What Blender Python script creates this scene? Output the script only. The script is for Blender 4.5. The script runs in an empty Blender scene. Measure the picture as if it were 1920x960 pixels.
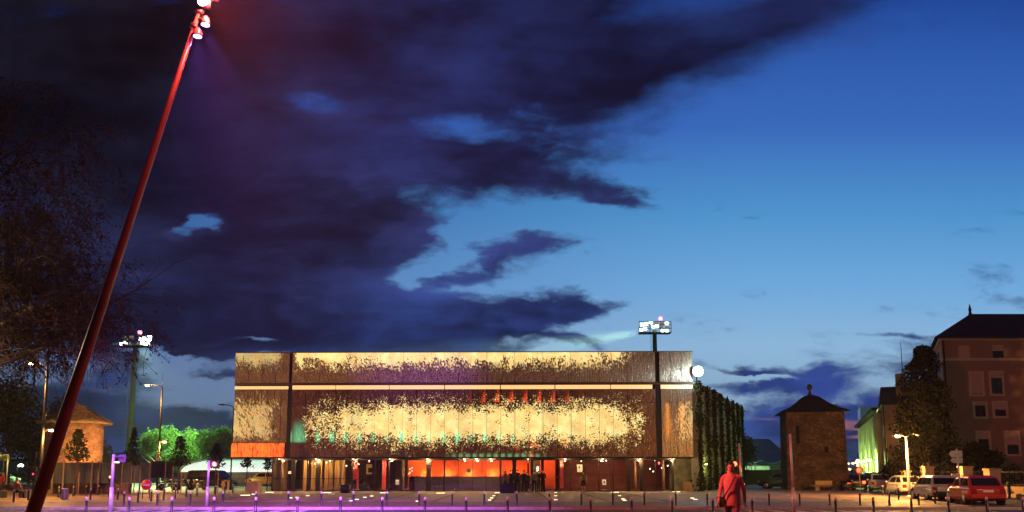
import bpy, bmesh, math, random
from mathutils import Vector, Matrix
random.seed(7)
C = bpy.context
S = C.scene
COL = S.collection
R = math.radians
# ------------------------------------------------------------------ camera
F, CX, PY0, HOR, H = 1500.0, 960.0, 701.0, 885.0, 1.6
PITCH = math.atan((HOR - PY0) / F)
cam = bpy.data.objects.new('camera', bpy.data.cameras.new('camera'))
COL.objects.link(cam)
cam.location = (0, 0, H)
cam.rotation_euler = (R(90) + PITCH, 0, 0)
cam.data.sensor_width = 36
cam.data.lens = 36 * F / 1920
cam.data.shift_y = (PY0 - 480) / 1920
cam.data.clip_end = 5000
S.camera = cam
S.view_settings.view_transform = 'Standard'
S.view_settings.look = 'None'
S.view_settings.exposure = 0.0
S.view_settings.gamma = 1.0
S.cycles.max_bounces = 6
S.cycles.diffuse_bounces = 3
S.cycles.glossy_bounces = 3
S.cycles.transmission_bounces = 4
S.cycles.transparent_max_bounces = 12
S.cycles.sample_clamp_indirect = 4.0
S.cycles.caustics_reflective = False
S.cycles.caustics_refractive = False


def ray(px, py):
    x, u = (px - CX) / F, -(py - PY0) / F
    return Vector((x, math.cos(PITCH) - math.sin(PITCH) * u, math.sin(PITCH) + math.cos(PITCH) * u))


def P(px, py, Y):
    d = ray(px, py)
    d = d * (Y / d.y)
    return Vector((d.x, d.y, d.z + H))


def G(px, py, z=0.0):
    d = ray(px, py)
    d = d * ((z - H) / d.z)
    return Vector((d.x, d.y, z))


def srgb(r, g, b):
    f = lambda c: (c / 255) / 12.92 if c / 255 <= .04045 else ((c / 255 + .055) / 1.055) ** 2.4
    return (f(r), f(g), f(b), 1.0)


# ------------------------------------------------------------------ node helper
class NT:
    def __init__(s, tree):
        s.t = tree
        s.n = tree.nodes
        s.l = tree.links

    def node(s, typ, **kw):
        n = s.n.new(typ)
        for k, v in kw.items():
            setattr(n, k, v)
        return n

    def put(s, sock, v):
        if isinstance(v, bpy.types.NodeSocket):
            s.l.new(v, sock)
        else:
            sock.default_value = v

    def m(s, op, a, b=None, c=None, clamp=False):
        n = s.node('ShaderNodeMath', operation=op, use_clamp=clamp)
        for i, v in enumerate((a, b, c)):
            if v is not None:
                s.put(n.inputs[i], v)
        return n.outputs[0]

    def v(s, op, a, b=None, out=0):
        n = s.node('ShaderNodeVectorMath', operation=op)
        s.put(n.inputs[0], a)
        if b is not None:
            s.put(n.inputs[3 if op == 'SCALE' else 1], b)
        return n.outputs[out]

    def rng(s, x, a, b, c=0.0, d=1.0, smooth=True):
        n = s.node('ShaderNodeMapRange', interpolation_type='SMOOTHSTEP' if smooth else 'LINEAR')
        s.put(n.inputs[0], x)
        for i, q in enumerate((a, b, c, d)):
            s.put(n.inputs[i + 1], q)
        return n.outputs[0]

    def noise(s, vec, scale, detail=2.0, rough=.5, col=False, dist=0.0):
        n = s.node('ShaderNodeTexNoise')
        s.put(n.inputs['Vector'], vec)
        n.inputs['Scale'].default_value = scale
        n.inputs['Detail'].default_value = detail
        n.inputs['Roughness'].default_value = rough
        n.inputs['Distortion'].default_value = dist
        return n.outputs['Color' if col else 0]

    def mix(s, f, a, b):
        n = s.node('ShaderNodeMix', data_type='RGBA')
        s.put(n.inputs[0], f)
        s.put(n.inputs[6], a)
        s.put(n.inputs[7], b)
        return n.outputs[2]

    def xyz(s, v):
        n = s.node('ShaderNodeSeparateXYZ')
        s.put(n.inputs[0], v)
        return n.outputs

    def comb(s, x, y, z):
        n = s.node('ShaderNodeCombineXYZ')
        for i, q in enumerate((x, y, z)):
            s.put(n.inputs[i], q)
        return n.outputs[0]

    def ramp(s, f, stops):
        n = s.node('ShaderNodeValToRGB')
        s.put(n.inputs[0], f)
        e = n.color_ramp.elements
        while len(e) < len(stops):
            e.new(.5)
        for q, (p, c) in zip(e, stops):
            q.position = p
            q.color = c
        return n.outputs[0]


# ------------------------------------------------------------------ sky (dusk, sunset side ahead)
W = bpy.data.worlds.new('World')
S.world = W
W.use_nodes = True
W.node_tree.nodes.clear()
w = NT(W.node_tree)
gen = w.node('ShaderNodeTexCoord').outputs['Generated']
dx, dy, dz = w.xyz(gen)
ady = w.m('MAXIMUM', w.m('ABSOLUTE', dy), .08)
u0 = w.m('DIVIDE', dx, ady)
v0 = w.m('DIVIDE', dz, ady)
p0 = w.comb(u0, v0, 0.0)
stretch = w.v('MULTIPLY', p0, (1.0, 2.1, 1.0))
n1 = w.noise(stretch, 3.0, 3, .55, col=True)
n2 = w.noise(stretch, 11.0, 5, .62, col=True)
calm = w.m('MULTIPLY', w.rng(v0, .28, .52, 1.0, .55), w.rng(u0, .5, -.1, .8, 1.0))
wp = w.v('ADD', p0, w.v('SCALE', w.v('MULTIPLY', w.v('SUBTRACT', n1, (.5, .5, .5)), (.20, .10, 0)), calm))
wp = w.v('ADD', wp, w.v('SCALE', w.v('MULTIPLY', w.v('SUBTRACT', n2, (.5, .5, .5)), (.13, .05, 0)), calm))


def tang(px, py):
    d = ray(px, py)
    return d.x / d.y, d.z / d.y


BLOBS = [  # px, py, rx, ry, rot, amp : masses (+) and gaps (-) of the cloud deck
    (60, 200, 760, 560, 0, 1.1), (480, 260, 560, 340, 0, .9), (520, 560, 380, 190, 6, .9), (980, 20, 620, 260, 12, 1.0),
    (1150, 150, 440, 120, 16, .75), (1380, 60, 430, 95, 19, .8), (1560, -10, 330, 70, 20, .6), (930, 300, 330, 110, 4, .85), (1110, 350, 200, 34, 2, .55), (1180, 375, 120, 18, -6, .45),
    (180, 480, 330, 260, 0, .9), (880, 590, 330, 70, 3, .95), (1050, 578, 130, 45, 5, .7), (620, 610, 420, 75, -4, .8),
    (1010, 472, 150, 42, 10, .62), (870, 505, 130, 32, 14, .55), (960, 440, 90, 16, 12, .4), (830, 455, 70, 14, -8, .3), (700, 440, 150, 80, 10, .7),
    (170, 790, 560, 75, -6, 1.25), (300, 635, 200, 20, -4, .5), (420, 690, 110, 20, -16, .5),
    (1560, 795, 430, 88, 4, 1.3), (1400, 694, 210, 15, -3, .72), (1420, 722, 220, 18, 0, .7), (1740, 672, 240, 45, 9, .85),
    (1660, 640, 150, 11, 3, .5), (1840, 622, 90, 9, 8, .4), (740, 645, 480, 50, 0, 1.0), (960, 905, 1500, 125, 0, 1.0), (330, 770, 260, 70, -8, .5), (1080, 652, 120, 16, -4, .5),
    (1465, 396, 95, 11, 4, .60), (1350, 390, 40, 7, 3, .42), (1890, 552, 110, 24, -12, .52), (1300, 490, 30, 10, 0, .3),
    (365, 408, 110, 40, 30, -1.0), (392, 402, 70, 22, -10, -.55), (340, 430, 50, 30, 40, -.4), (585, 178, 130, 62, 0, -.95), (870, 238, 180, 60, -8, -.62), (1000, 200, 120, 40, -20, -.35), (480, 560, 130, 18, 0, -.35),
    (330, 660, 180, 22, -14, -1.5), (380, 706, 130, 18, -16, -1.1), (450, 645, 110, 10, -6, -.9), (640, 640, 90, 9, 0, -.6),
    (1430, 706, 120, 6, -3, -.5), (1640, 270, 420, 210, 24, -.8), (1010, 420, 230, 26, 4, -.55), (1270, 480, 230, 60, 0, -.4), (770, 520, 70, 22, 10, -.45)]
acc = w.m('ADD', 0.0, 0.0)
for px, py, rx, ry, rot, amp in BLOBS:
    cu, cv = tang(px, py)
    mp = w.node('ShaderNodeMapping', vector_type='TEXTURE')
    w.put(mp.inputs[0], wp)
    mp.inputs['Location'].default_value = (cu, cv, 0)
    mp.inputs['Rotation'].default_value = (0, 0, R(rot))
    mp.inputs['Scale'].default_value = (rx / F, ry / F, 1)
    acc = w.m('MULTIPLY_ADD', w.rng(w.v('LENGTH', mp.outputs[0], out=1), 1.15, .1), amp, acc)
fb = w.noise(stretch, 6.0, 8, .64)
fb2 = w.noise(w.v('ADD', stretch, (3.1, 1.7, .4)), 2.8, 6, .6)
fs = w.noise(w.v('MULTIPLY', wp, (3.4, 10.5, 1.0)), 2.6, 7, .6)     # long torn streaks
fs = w.m('ADD', w.m('MULTIPLY', w.rng(v0, .30, .5, 1, .35), w.m('SUBTRACT', fs, .5)), .5)
acc = w.m('MINIMUM', acc, 1.35)
dens = w.m('ADD', w.m('ADD', acc, w.m('MULTIPLY', w.m('SUBTRACT', fb, .5), 1.9)), w.m('MULTIPLY', w.m('SUBTRACT', fs, .5), 1.5))
soft = w.m('MULTIPLY', w.rng(v0, .34, .50), w.rng(u0, .0, .3))
cloud = w.rng(dens, w.m('MULTIPLY_ADD', soft, -.32, .14), w.m('MULTIPLY_ADD', soft, .55, .80))
thick = w.rng(dens, .5, 1.7)
vt = lambda py: tang(960, py)[1] / .9
clear = w.ramp(w.m('DIVIDE', v0, .9), [(0, srgb(105, 120, 150)), (vt(760), srgb(140, 172, 200)), (vt(650), srgb(142, 184, 220)), (vt(540), srgb(112, 170, 222)),
                                      (vt(400), srgb(78, 148, 206)), (vt(240), srgb(56, 106, 188)), (vt(0), srgb(32, 76, 160)), (1, srgb(16, 42, 110))])
side = w.rng(u0, -.62, .35, .42, 1.0)
clear = w.v('MULTIPLY', clear, w.comb(w.m('MULTIPLY', side, w.rng(u0, -.6, .3, .9, 1)), w.m('MULTIPLY', side, w.rng(u0, -.6, .3, .86, 1)), w.m('POWER', side, .8)))
deck = w.ramp(w.m('DIVIDE', v0, .9), [(0, srgb(44, 60, 104)), (vt(760), srgb(26, 38, 82)), (vt(600), srgb(30, 42, 84)), (vt(420), srgb(30, 34, 68)),
                                     (vt(260), srgb(26, 32, 72)), (vt(60), srgb(19, 25, 58)), (1, srgb(12, 15, 36))])
deckl = w.ramp(w.m('DIVIDE', v0, .9), [(0, srgb(30, 42, 78)), (vt(700), srgb(24, 34, 70)), (vt(500), srgb(26, 28, 54)), (vt(300), srgb(20, 18, 36)),
                                      (vt(120), srgb(16, 13, 24)), (1, srgb(9, 8, 13))])
deck = w.mix(w.rng(u0, -.05, -.5), deck, deckl)
shade = w.rng(w.m('ADD', w.m('ADD', w.m('MULTIPLY', fb2, .5), w.m('MULTIPLY', fb, .25)), w.m('MULTIPLY', fs, .25)), .38, .64, .0, 1.0)
k1 = w.m('MULTIPLY', w.m('ADD', .40, w.m('MULTIPLY', w.m('POWER', shade, 1.5), 2.9)), w.rng(thick, 0, 1, 1.35, .9))
deck = w.v('MULTIPLY', deck, w.comb(w.m('MULTIPLY', k1, .70), w.m('MULTIPLY', k1, .86), w.m('MULTIPLY', k1, .92)))
sky = w.mix(cloud, clear, deck)
# thin pink bands low on the sunset side
n3 = w.noise(w.v('MULTIPLY', p0, (5.0, 46.0, 1.0)), 1.6, 3, .5)
pk = w.m('MULTIPLY', w.rng(n3, .56, .66), w.m('MULTIPLY', w.rng(v0, tang(960, 850)[1], tang(960, 832)[1]), w.rng(v0, tang(960, 775)[1], tang(960, 800)[1])))
pk = w.m('MULTIPLY', pk, w.rng(u0, .1, .2))
sky = w.mix(w.m('MULTIPLY', pk, .62), sky, srgb(176, 112, 118))
# a little Nishita twilight under the painted colours
nish = w.node('ShaderNodeTexSky', sky_type='NISHITA')
nish.sun_disc = False
nish.sun_elevation = R(-4)
nish.sun_rotation = R(25)
sky = w.v('ADD', sky, w.v('SCALE', nish.outputs[0], .002))
back = w.rng(dy, -.25, .15, .10, 1.0)
sky = w.v('SCALE', sky, back)
bg = w.node('ShaderNodeBackground')
w.put(bg.inputs[0], sky)
bg.inputs[1].default_value = 1.0
w.put(w.node('ShaderNodeOutputWorld').inputs[0], bg.outputs[0])


# ------------------------------------------------------------------ materials
MATS = {}


def mat(name, col, rough=.6, metal=0.0, var=.0, scale=3.0, emit=None, es=0.0, bump=0.0, spec=.4, stretch=(1, 1, 1), trans=0.0):
    if name in MATS:
        return MATS[name]
    M = bpy.data.materials.new(name)
    M.use_nodes = True
    t = NT(M.node_tree)
    b = M.node_tree.nodes['Principled BSDF']
    b.inputs['Roughness'].default_value = rough
    b.inputs['Metallic'].default_value = metal
    b.inputs['Specular IOR Level'].default_value = spec
    c = tuple(col) + (1,) if len(col) == 3 else tuple(col)
    if var or bump:
        co = t.v('MULTIPLY', t.node('ShaderNodeTexCoord').outputs['Object'], stretch)
        n = t.noise(co, scale, 5, .6)
        nb = t.noise(co, scale * .23, 3, .5)
        k = t.rng(t.m('ADD', t.m('MULTIPLY', n, .6), t.m('MULTIPLY', nb, .4)), .32, .68, 1 - var, 1 + var)
        t.put(b.inputs['Base Color'], t.v('MULTIPLY', c[:3], t.comb(k, k, k)))
        if bump:
            bn = t.node('ShaderNodeBump')
            bn.inputs['Strength'].default_value = bump
            bn.inputs['Distance'].default_value = .03
            t.put(bn.inputs['Height'], n)
            t.put(b.inputs['Normal'], bn.outputs[0])
    else:
        b.inputs['Base Color'].default_value = c
    if trans:
        b.inputs['Transmission Weight'].default_value = trans
    if emit:
        b.inputs['Emission Color'].default_value = tuple(emit) + (1,) if len(emit) == 3 else emit
        b.inputs['Emission Strength'].default_value = es
    MATS[name] = M
    return M


def glass_mat(name, refl=.1, tint=(.9, .9, .9), rough=.02):
    M = bpy.data.materials.new(name)
    M.use_nodes = True
    t = NT(M.node_tree)
    t.n.clear()
    tr = t.node('ShaderNodeBsdfTransparent')
    tr.inputs[0].default_value = tint + (1,)
    g = t.node('ShaderNodeBsdfGlossy')
    g.inputs['Roughness'].default_value = rough
    lw = t.node('ShaderNodeFresnel')
    lw.inputs[0].default_value = 1.5
    mx = t.node('ShaderNodeMixShader')
    t.put(mx.inputs[0], t.m('ADD', t.m('MULTIPLY', lw.outputs[0], .9), refl, clamp=True))
    t.put(mx.inputs[1], tr.outputs[0])
    t.put(mx.inputs[2], g.outputs[0])
    t.put(t.node('ShaderNodeOutputMaterial').inputs[0], mx.outputs[0])
    MATS[name] = M
    return M


def paving(name, c1, c2, bw, bh, mortar, rough=.7, rot=0.0, var=.25):
    M = bpy.data.materials.new(name)
    M.use_nodes = True
    t = NT(M.node_tree)
    b = M.node_tree.nodes['Principled BSDF']
    co = t.node('ShaderNodeTexCoord').outputs['Object']
    mp = t.node('ShaderNodeMapping')
    t.put(mp.inputs[0], co)
    mp.inputs['Rotation'].default_value = (0, 0, rot)
    br = t.node('ShaderNodeTexBrick')
    t.put(br.inputs['Vector'], mp.outputs[0])
    br.inputs['Color1'].default_value = c1 + (1,)
    br.inputs['Color2'].default_value = c2 + (1,)
    br.inputs['Mortar'].default_value = mortar + (1,)
    br.inputs['Scale'].default_value = 1
    br.inputs['Mortar Size'].default_value = .012
    br.inputs['Brick Width'].default_value = bw
    br.inputs['Row Height'].default_value = bh
    n = t.noise(co, .35, 5, .65)
    n2 = t.noise(co, 2.5, 4, .6)
    k = t.rng(t.m('ADD', t.m('MULTIPLY', n, .6), t.m('MULTIPLY', n2, .4)), .35, .65, 1 - var, 1 + var)
    t.put(b.inputs['Base Color'], t.v('MULTIPLY', br.outputs[0], t.comb(k, k, k)))
    t.put(b.inputs['Roughness'], t.rng(n, .3, .7, rough - .2, rough + .1))
    bn = t.node('ShaderNodeBump')
    bn.inputs['Strength'].default_value = .35
    bn.inputs['Distance'].default_value = .01
    t.put(bn.inputs['Height'], t.m('SUBTRACT', t.m('MULTIPLY', n2, .6), br.outputs[1]))
    t.put(b.inputs['Normal'], bn.outputs[0])
    MATS[name] = M
    return M


def leaf_mat(name, c1, c2, trl=.35):
    M = bpy.data.materials.new(name)
    M.use_nodes = True
    t = NT(M.node_tree)
    t.n.clear()
    co = t.node('ShaderNodeTexCoord').outputs['Object']
    n = t.noise(co, .9, 3, .6)
    col = t.mix(t.rng(n, .35, .65), c1 + (1,), c2 + (1,))
    d = t.node('ShaderNodeBsdfDiffuse')
    t.put(d.inputs[0], col)
    tl = t.node('ShaderNodeBsdfTranslucent')
    t.put(tl.inputs[0], col)
    mx = t.node('ShaderNodeMixShader')
    mx.inputs[0].default_value = trl
    t.put(mx.inputs[1], d.outputs[0])
    t.put(mx.inputs[2], tl.outputs[0])
    t.put(t.node('ShaderNodeOutputMaterial').inputs[0], mx.outputs[0])
    MATS[name] = M
    return M


def stone_mat(name, c1, c2, cm, sc=2.2):
    M = bpy.data.materials.new(name)
    M.use_nodes = True
    t = NT(M.node_tree)
    b = M.node_tree.nodes['Principled BSDF']
    co = t.v('MULTIPLY', t.node('ShaderNodeTexCoord').outputs['Object'], (1, 1, 1.7))
    co = t.v('ADD', co, t.v('SCALE', t.noise(co, 3.0, 2, .5, col=True), .25))
    vo = t.node('ShaderNodeTexVoronoi')
    t.put(vo.inputs['Vector'], co)
    vo.inputs['Scale'].default_value = sc
    ve = t.node('ShaderNodeTexVoronoi', feature='DISTANCE_TO_EDGE')
    t.put(ve.inputs['Vector'], co)
    ve.inputs['Scale'].default_value = sc
    r = t.xyz(vo.outputs['Color'])[0]
    col = t.mix(r, c1 + (1,), c2 + (1,))
    col = t.mix(t.rng(ve.outputs[0], .10, .02), col, cm + (1,))
    n = t.noise(co, .45, 4, .6)
    k = t.rng(n, .3, .7, .6, 1.3)
    t.put(b.inputs['Base Color'], t.v('MULTIPLY', col, t.comb(k, k, k)))
    b.inputs['Roughness'].default_value = .9
    bn = t.node('ShaderNodeBump')
    bn.inputs['Strength'].default_value = .8
    bn.inputs['Distance'].default_value = .05
    t.put(bn.inputs['Height'], t.m('ADD', t.rng(ve.outputs[0], 0, .14), t.m('MULTIPLY', r, .6)))
    t.put(b.inputs['Normal'], bn.outputs[0])
    MATS[name] = M
    return M


black = mat('black paint', (.012, .012, .014), .4, var=.3, scale=8)
darkmetal = mat('dark metal', (.03, .03, .033), .45, .6, var=.3, scale=6)
grey = mat('galvanised steel', (.34, .35, .34), .45, .5, var=.25, scale=5)
pale = mat('pale steel', (.55, .54, .52), .4, .3, var=.15, scale=6)
white = mat('white paint', (.72, .72, .7), .45, var=.08, scale=4)
rubber = mat('tyre rubber', (.015, .015, .016), .85, var=.2, scale=20)
carglass = mat('car glass', (.012, .014, .016), .06, spec=.7, var=.05)
chrome = mat('alloy', (.5, .5, .52), .3, .9, var=.1)
wood = mat('bench timber', (.34, .20, .10), .6, var=.3, scale=4, stretch=(1, 12, 12), bump=.2)
conc = mat('concrete', (.36, .31, .25), .85, var=.25, scale=5, bump=.3)
slate = mat('slate roof', (.016, .015, .017), .85, spec=.1, var=.4, scale=5, bump=.5, stretch=(1, 1, 4))
bark = mat('bark', (.09, .065, .045), .9, var=.4, scale=6, bump=.6, stretch=(1, 1, .3))
skin = mat('skin', (.55, .34, .25), .6, var=.08, scale=9)


def emis(name, col, s):
    return mat(name, (.8, .8, .8), .4, emit=col, es=s)


# ------------------------------------------------------------------ mesh builder
class MB:
    def __init__(s):
        s.v, s.f, s.mi, s.sm = [], [], [], []

    def add(s, vs, fs, m=0, smooth=False):
        o = len(s.v)
        s.v += [tuple(q) for q in vs]
        for f in fs:
            s.f.append(tuple(i + o for i in f))
            s.mi.append(m)
            s.sm.append(smooth)
        return s

    def box(s, c, d, rz=0.0, m=0, taper=1.0):
        vs = []
        cz, sz = math.cos(rz), math.sin(rz)
        for k in (-1, 1):
            q = taper if k > 0 else 1
            for i, j in ((-1, -1), (1, -1), (1, 1), (-1, 1)):
                x, y = i * d[0] / 2 * q, j * d[1] / 2 * q
                vs.append((c[0] + x * cz - y * sz, c[1] + x * sz + y * cz, c[2] + k * d[2] / 2))
        return s.add(vs, [(3, 2, 1, 0), (4, 5, 6, 7), (0, 1, 5, 4), (1, 2, 6, 5), (2, 3, 7, 6), (3, 0, 4, 7)], m)

    def slab(s, a, b, m=0):  # box from min corner to max corner
        return s.box([(a[i] + b[i]) / 2 for i in range(3)], [abs(b[i] - a[i]) for i in range(3)], 0, m)

    def tube(s, pts, rad, n=8, m=0, cap=True):
        pts = [Vector(p) for p in pts]
        if not isinstance(rad, (list, tuple)):
            rad = [rad] * len(pts)
        vs, fs = [], []
        up = None
        for i, p in enumerate(pts):
            t = (pts[min(i + 1, len(pts) - 1)] - pts[max(i - 1, 0)]).normalized()
            if up is None:
                up = t.orthogonal().normalized()
            a = (up - t * up.dot(t))
            a = a.normalized() if a.length > 1e-6 else t.orthogonal().normalized()
            up = a
            b = t.cross(a)
            for k in range(n):
                q = 2 * math.pi * k / n
                vs.append(p + (a * math.cos(q) + b * math.sin(q)) * rad[i])
        for i in range(len(pts) - 1):
            for k in range(n):
                fs.append((i * n + k, i * n + (k + 1) % n, (i + 1) * n + (k + 1) % n, (i + 1) * n + k))
        if cap:
            fs.append(tuple(range(n - 1, -1, -1)))
            fs.append(tuple((len(pts) - 1) * n + k for k in range(n)))
        return s.add(vs, fs, m, n > 5)

    def lathe(s, prof, c=(0, 0, 0), n=16, m=0, axis='z', smooth=True):
        vs, fs = [], []
        for r, z in prof:
            for k in range(n):
                q = 2 * math.pi * (k + .5) / n
                x, y = r * math.cos(q), r * math.sin(q)
                p = {'z': (x, y, z), 'y': (x, z, y), 'x': (z, x, y)}[axis]
                vs.append((c[0] + p[0], c[1] + p[1], c[2] + p[2]))
        for i in range(len(prof) - 1):
            for k in range(n):
                fs.append((i * n + k, i * n + (k + 1) % n, (i + 1) * n + (k + 1) % n, (i + 1) * n + k))
        fs.append(tuple(range(n - 1, -1, -1)))
        fs.append(tuple((len(prof) - 1) * n + k for k in range(n)))
        return s.add(vs, fs, m, smooth)

    def ball(s, c, r, n=10, m=0):
        if not isinstance(r, (list, tuple)):
            r = (r, r, r)
        vs, fs = [], []
        h = max(4, n // 2 + 1)
        for i in range(h + 1):
            a = math.pi * i / h
            ra = max(math.sin(a), .02)
            for k in range(n):
                q = 2 * math.pi * k / n
                vs.append((c[0] + r[0] * ra * math.cos(q), c[1] + r[1] * ra * math.sin(q), c[2] - r[2] * math.cos(a)))
        for i in range(h):
            for k in range(n):
                fs.append((i * n + k, i * n + (k + 1) % n, (i + 1) * n + (k + 1) % n, (i + 1) * n + k))
        fs += [tuple(range(n - 1, -1, -1)), tuple(h * n + k for k in range(n))]
        return s.add(vs, fs, m, True)

    def prism(s, poly, y0, y1, m=0):  # polygon in x,z pushed along y
        n = len(poly)
        vs = [(x, y0, z) for x, z in poly] + [(x, y1, z) for x, z in poly]
        fs = [tuple(range(n)), tuple(range(2 * n - 1, n - 1, -1))] + [(i, i + n, (i + 1) % n + n, (i + 1) % n) for i in range(n)]
        return s.add(vs, fs, m)

    def plate(s, poly, z0, z1, m=0):  # polygon in x,y pushed along z
        n = len(poly)
        vs = [(x, y, z0) for x, y in poly] + [(x, y, z1) for x, y in poly]
        fs = [tuple(range(n - 1, -1, -1)), tuple(range(n, 2 * n))] + [(i, (i + 1) % n, (i + 1) % n + n, i + n) for i in range(n)]
        return s.add(vs, fs, m)

    def quad(s, a, b, c, d, m=0):
        return s.add([a, b, c, d], [(0, 1, 2, 3)], m)

    def leaf(s, c, size, m=0):
        c = Vector(c)
        a = Vector((random.gauss(0, 1), random.gauss(0, 1), random.gauss(0, 1))).normalized()
        b = a.orthogonal().normalized()
        b = (Matrix.Rotation(random.random() * 6.283, 3, a) @ b)
        d = a.cross(b)
        L, Wd = size, size * .62
        return s.add([c - b * L * .5, c + d * Wd * .5, c + b * L * .5, c - d * Wd * .5], [(0, 1, 2, 3)], m)

    def build(s, name, mats, parent=None, loc=None, bevel=0.0, seg=2, fix=True):
        me = bpy.data.meshes.new(name)
        me.from_pydata(s.v, [], s.f)
        if not isinstance(mats, (list, tuple)):
            mats = [mats]
        for q in mats:
            me.materials.append(q)
        me.polygons.foreach_set('material_index', s.mi)
        me.polygons.foreach_set('use_smooth', s.sm)
        if fix:
            bm = bmesh.new()
            bm.from_mesh(me)
            bmesh.ops.recalc_face_normals(bm, faces=bm.faces)
            bm.to_mesh(me)
            bm.free()
        me.update()
        o = bpy.data.objects.new(name, me)
        COL.objects.link(o)
        if parent:
            o.parent = parent
        if loc is not None:
            o.location = loc
        if bevel:
            b = o.modifiers.new('bevel', 'BEVEL')
            b.width = bevel
            b.segments = seg
            b.limit_method = 'ANGLE'
        return o


def tag(o, label, cat, group=None):
    o['label'] = label
    o['category'] = cat
    if group:
        o['group'] = group
    return o


def thing(name, label, cat, loc=(0, 0, 0), rz=0.0, group=None):
    o = bpy.data.objects.new(name, None)
    o.empty_display_size = .2
    COL.objects.link(o)
    o.location = loc
    o.rotation_euler = (0, 0, rz)
    return tag(o, label, cat, group)


def struct(o):
    o['kind'] = 'structure'
    return o


KIDS = {}


def copy_tree(o, parent=None):
    c = o.copy()
    COL.objects.link(c)
    if parent:
        c.parent = parent
    for ch in o.children:
        copy_tree(ch, c)
    return c


def light(kind, parent, loc, power, col, radius=.1, name='lamp_light', target=None, cone=None, blend=.5, frame=None):
    L = bpy.data.lights.new(name, kind)
    L.energy = power
    L.color = col
    L.shadow_soft_size = radius
    o = bpy.data.objects.new(name, L)
    COL.objects.link(o)
    if parent:
        o.parent = parent
    o.location = loc
    if kind == 'SPOT':
        L.spot_size = R(cone)
        L.spot_blend = blend
        d = Vector(target) - Vector(loc)
        o.rotation_euler = d.to_track_quat('-Z', 'Y').to_euler()
    return o


ORD = 'first second third fourth fifth sixth seventh eighth ninth tenth eleventh twelfth thirteenth fourteenth fifteenth sixteenth seventeenth eighteenth nineteenth twentieth'.split()


def nth(i):
    return ORD[i] if i < 20 else ('twenty-' + ORD[i - 20] if i - 20 < 9 else 'thirtieth')


SOD = (1.0, .45, .10)
WARM = (1.0, .68, .32)

# ------------------------------------------------------------------ ground
pav = paving('plaza paving', (.40, .26, .165), (.33, .215, .14), .6, .3, (.12, .09, .07))
pav2 = paving('kerbside paving', (.24, .14, .095), (.19, .115, .08), .2, .1, (.09, .065, .05))
asph = mat('asphalt', (.085, .08, .08), .75, var=.3, scale=1.2, bump=.25)
gnd = MB()
gnd.quad((-420, -38, -.12), (420, -38, -.12), (420, 470, -.12), (-420, 470, -.12))
struct(gnd.build('ground', mat('distant ground', (.05, .055, .045), .9, var=.4, scale=.02)))
YK = 37.0      # far kerb of the road
m_ = MB().slab((-160, YK + .25, -.30), (70, 260, 0))
struct(m_.build('plaza', pav))
struct(MB().slab((-160, YK + .26, .001), (70, 43.4, .004)).build('kerbside_pavement', pav2))
struct(MB().slab((-160, YK, -.30), (70, YK + .25, .01)).build('kerb', conc, bevel=.02))
struct(MB().slab((-160, 30.9, -.30), (70, YK, -.115)).build('road', asph))
struct(MB().slab((-160, -30, -.30), (70, 30.65, 0)).build('near_pavement', pav2))
struct(MB().slab((-160, 30.65, -.30), (70, 30.9, .008)).build('near_kerb', conc, bevel=.02))
mk = MB()
for i in range(9):   # crossing bars painted on the road
    mk.slab((-17.6 + i * 1.0, 31.6, -.114), (-17.1 + i * 1.0, 36.4, -.111))
for i in range(8):
    mk.slab((9.4 + i * 1.0, 31.6, -.114), (9.9 + i * 1.0, 36.4, -.111))
struct(mk.build('road_marking', mat('road paint', (.5, .5, .48), .7, var=.3, scale=3)))
for i, (px, d, r_) in enumerate([(300, 939, .35), (690, 934.5, .32), (905, 941.5, .36), (1105, 930, .32), (1245, 938, .35), (1590, 938, .35), (1720, 946, .35), (560, 943, .3)]):
    g = G(px, d)
    o = MB().lathe([(r_, .005), (r_, .012), (r_ * .8, .015), (.02, .015)], n=20).build('manhole_cover', mat('cast iron', (.05, .045, .04), .5, .6, var=.4, scale=20), None, tuple(g))
    tag(o, 'round iron manhole cover ' + ['behind the no entry sign', 'in front of the red banner', 'before the red lit bar', 'below the lone person', 'before the right end of the glass', 'between the square tower and the lamp post', 'near the rear of the silver hatchback', 'between second row bollards on the left'][i], 'manhole cover', 'manhole covers in the plaza')
pb_ = MB()
for k in range(17):
    xx = -30 + k * 3.2
    pb_.add([(xx, 43.75, .003), (xx + .22, 43.75, .003), (xx * 1.0 + .22, 64.6, .003), (xx, 64.6, .003)], [(0, 1, 2, 3)])
for yy in (47, 51.5, 56.5):
    pb_.add([(-30, yy, .006), (24, yy, .006), (24, yy + .3, .006), (-30, yy + .3, .006)], [(0, 1, 2, 3)])
struct(pb_.build('paving_band', mat('dark granite', (.11, .075, .055), .6, var=.35, scale=6)))
dr = MB()
for k in range(240):
    dr.slab((-34 + k * .25, 43.5, .002), (-34 + k * .25 + .2, 43.62, .009))
struct(dr.build('drain_channel', mat('cast iron', (.05, .045, .04), .5, .6, var=.4, scale=20)))
# side street on the right, running away beside the tower
st = [G(1560, 914), G(1640, 927), G(1712, 938.5), G(1790, 947), G(1990, 948), G(2100, 930), G(1900, 917), G(1650, 900), G(1610, 897), G(1596, 905)]
struct(MB().plate([(p.x, p.y) for p in st], .004, .008).build('side_street', asph))
# lane on the left where cars pass
st = [G(-300, 934), G(60, 917), G(330, 911), G(520, 919), G(520, 907), G(330, 904), G(-300, 905)]
struct(MB().plate([(p.x, p.y) for p in st], .004, .008).build('left_street', mat('worn asphalt', (.13, .12, .11), .8, var=.3, scale=1)))
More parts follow.
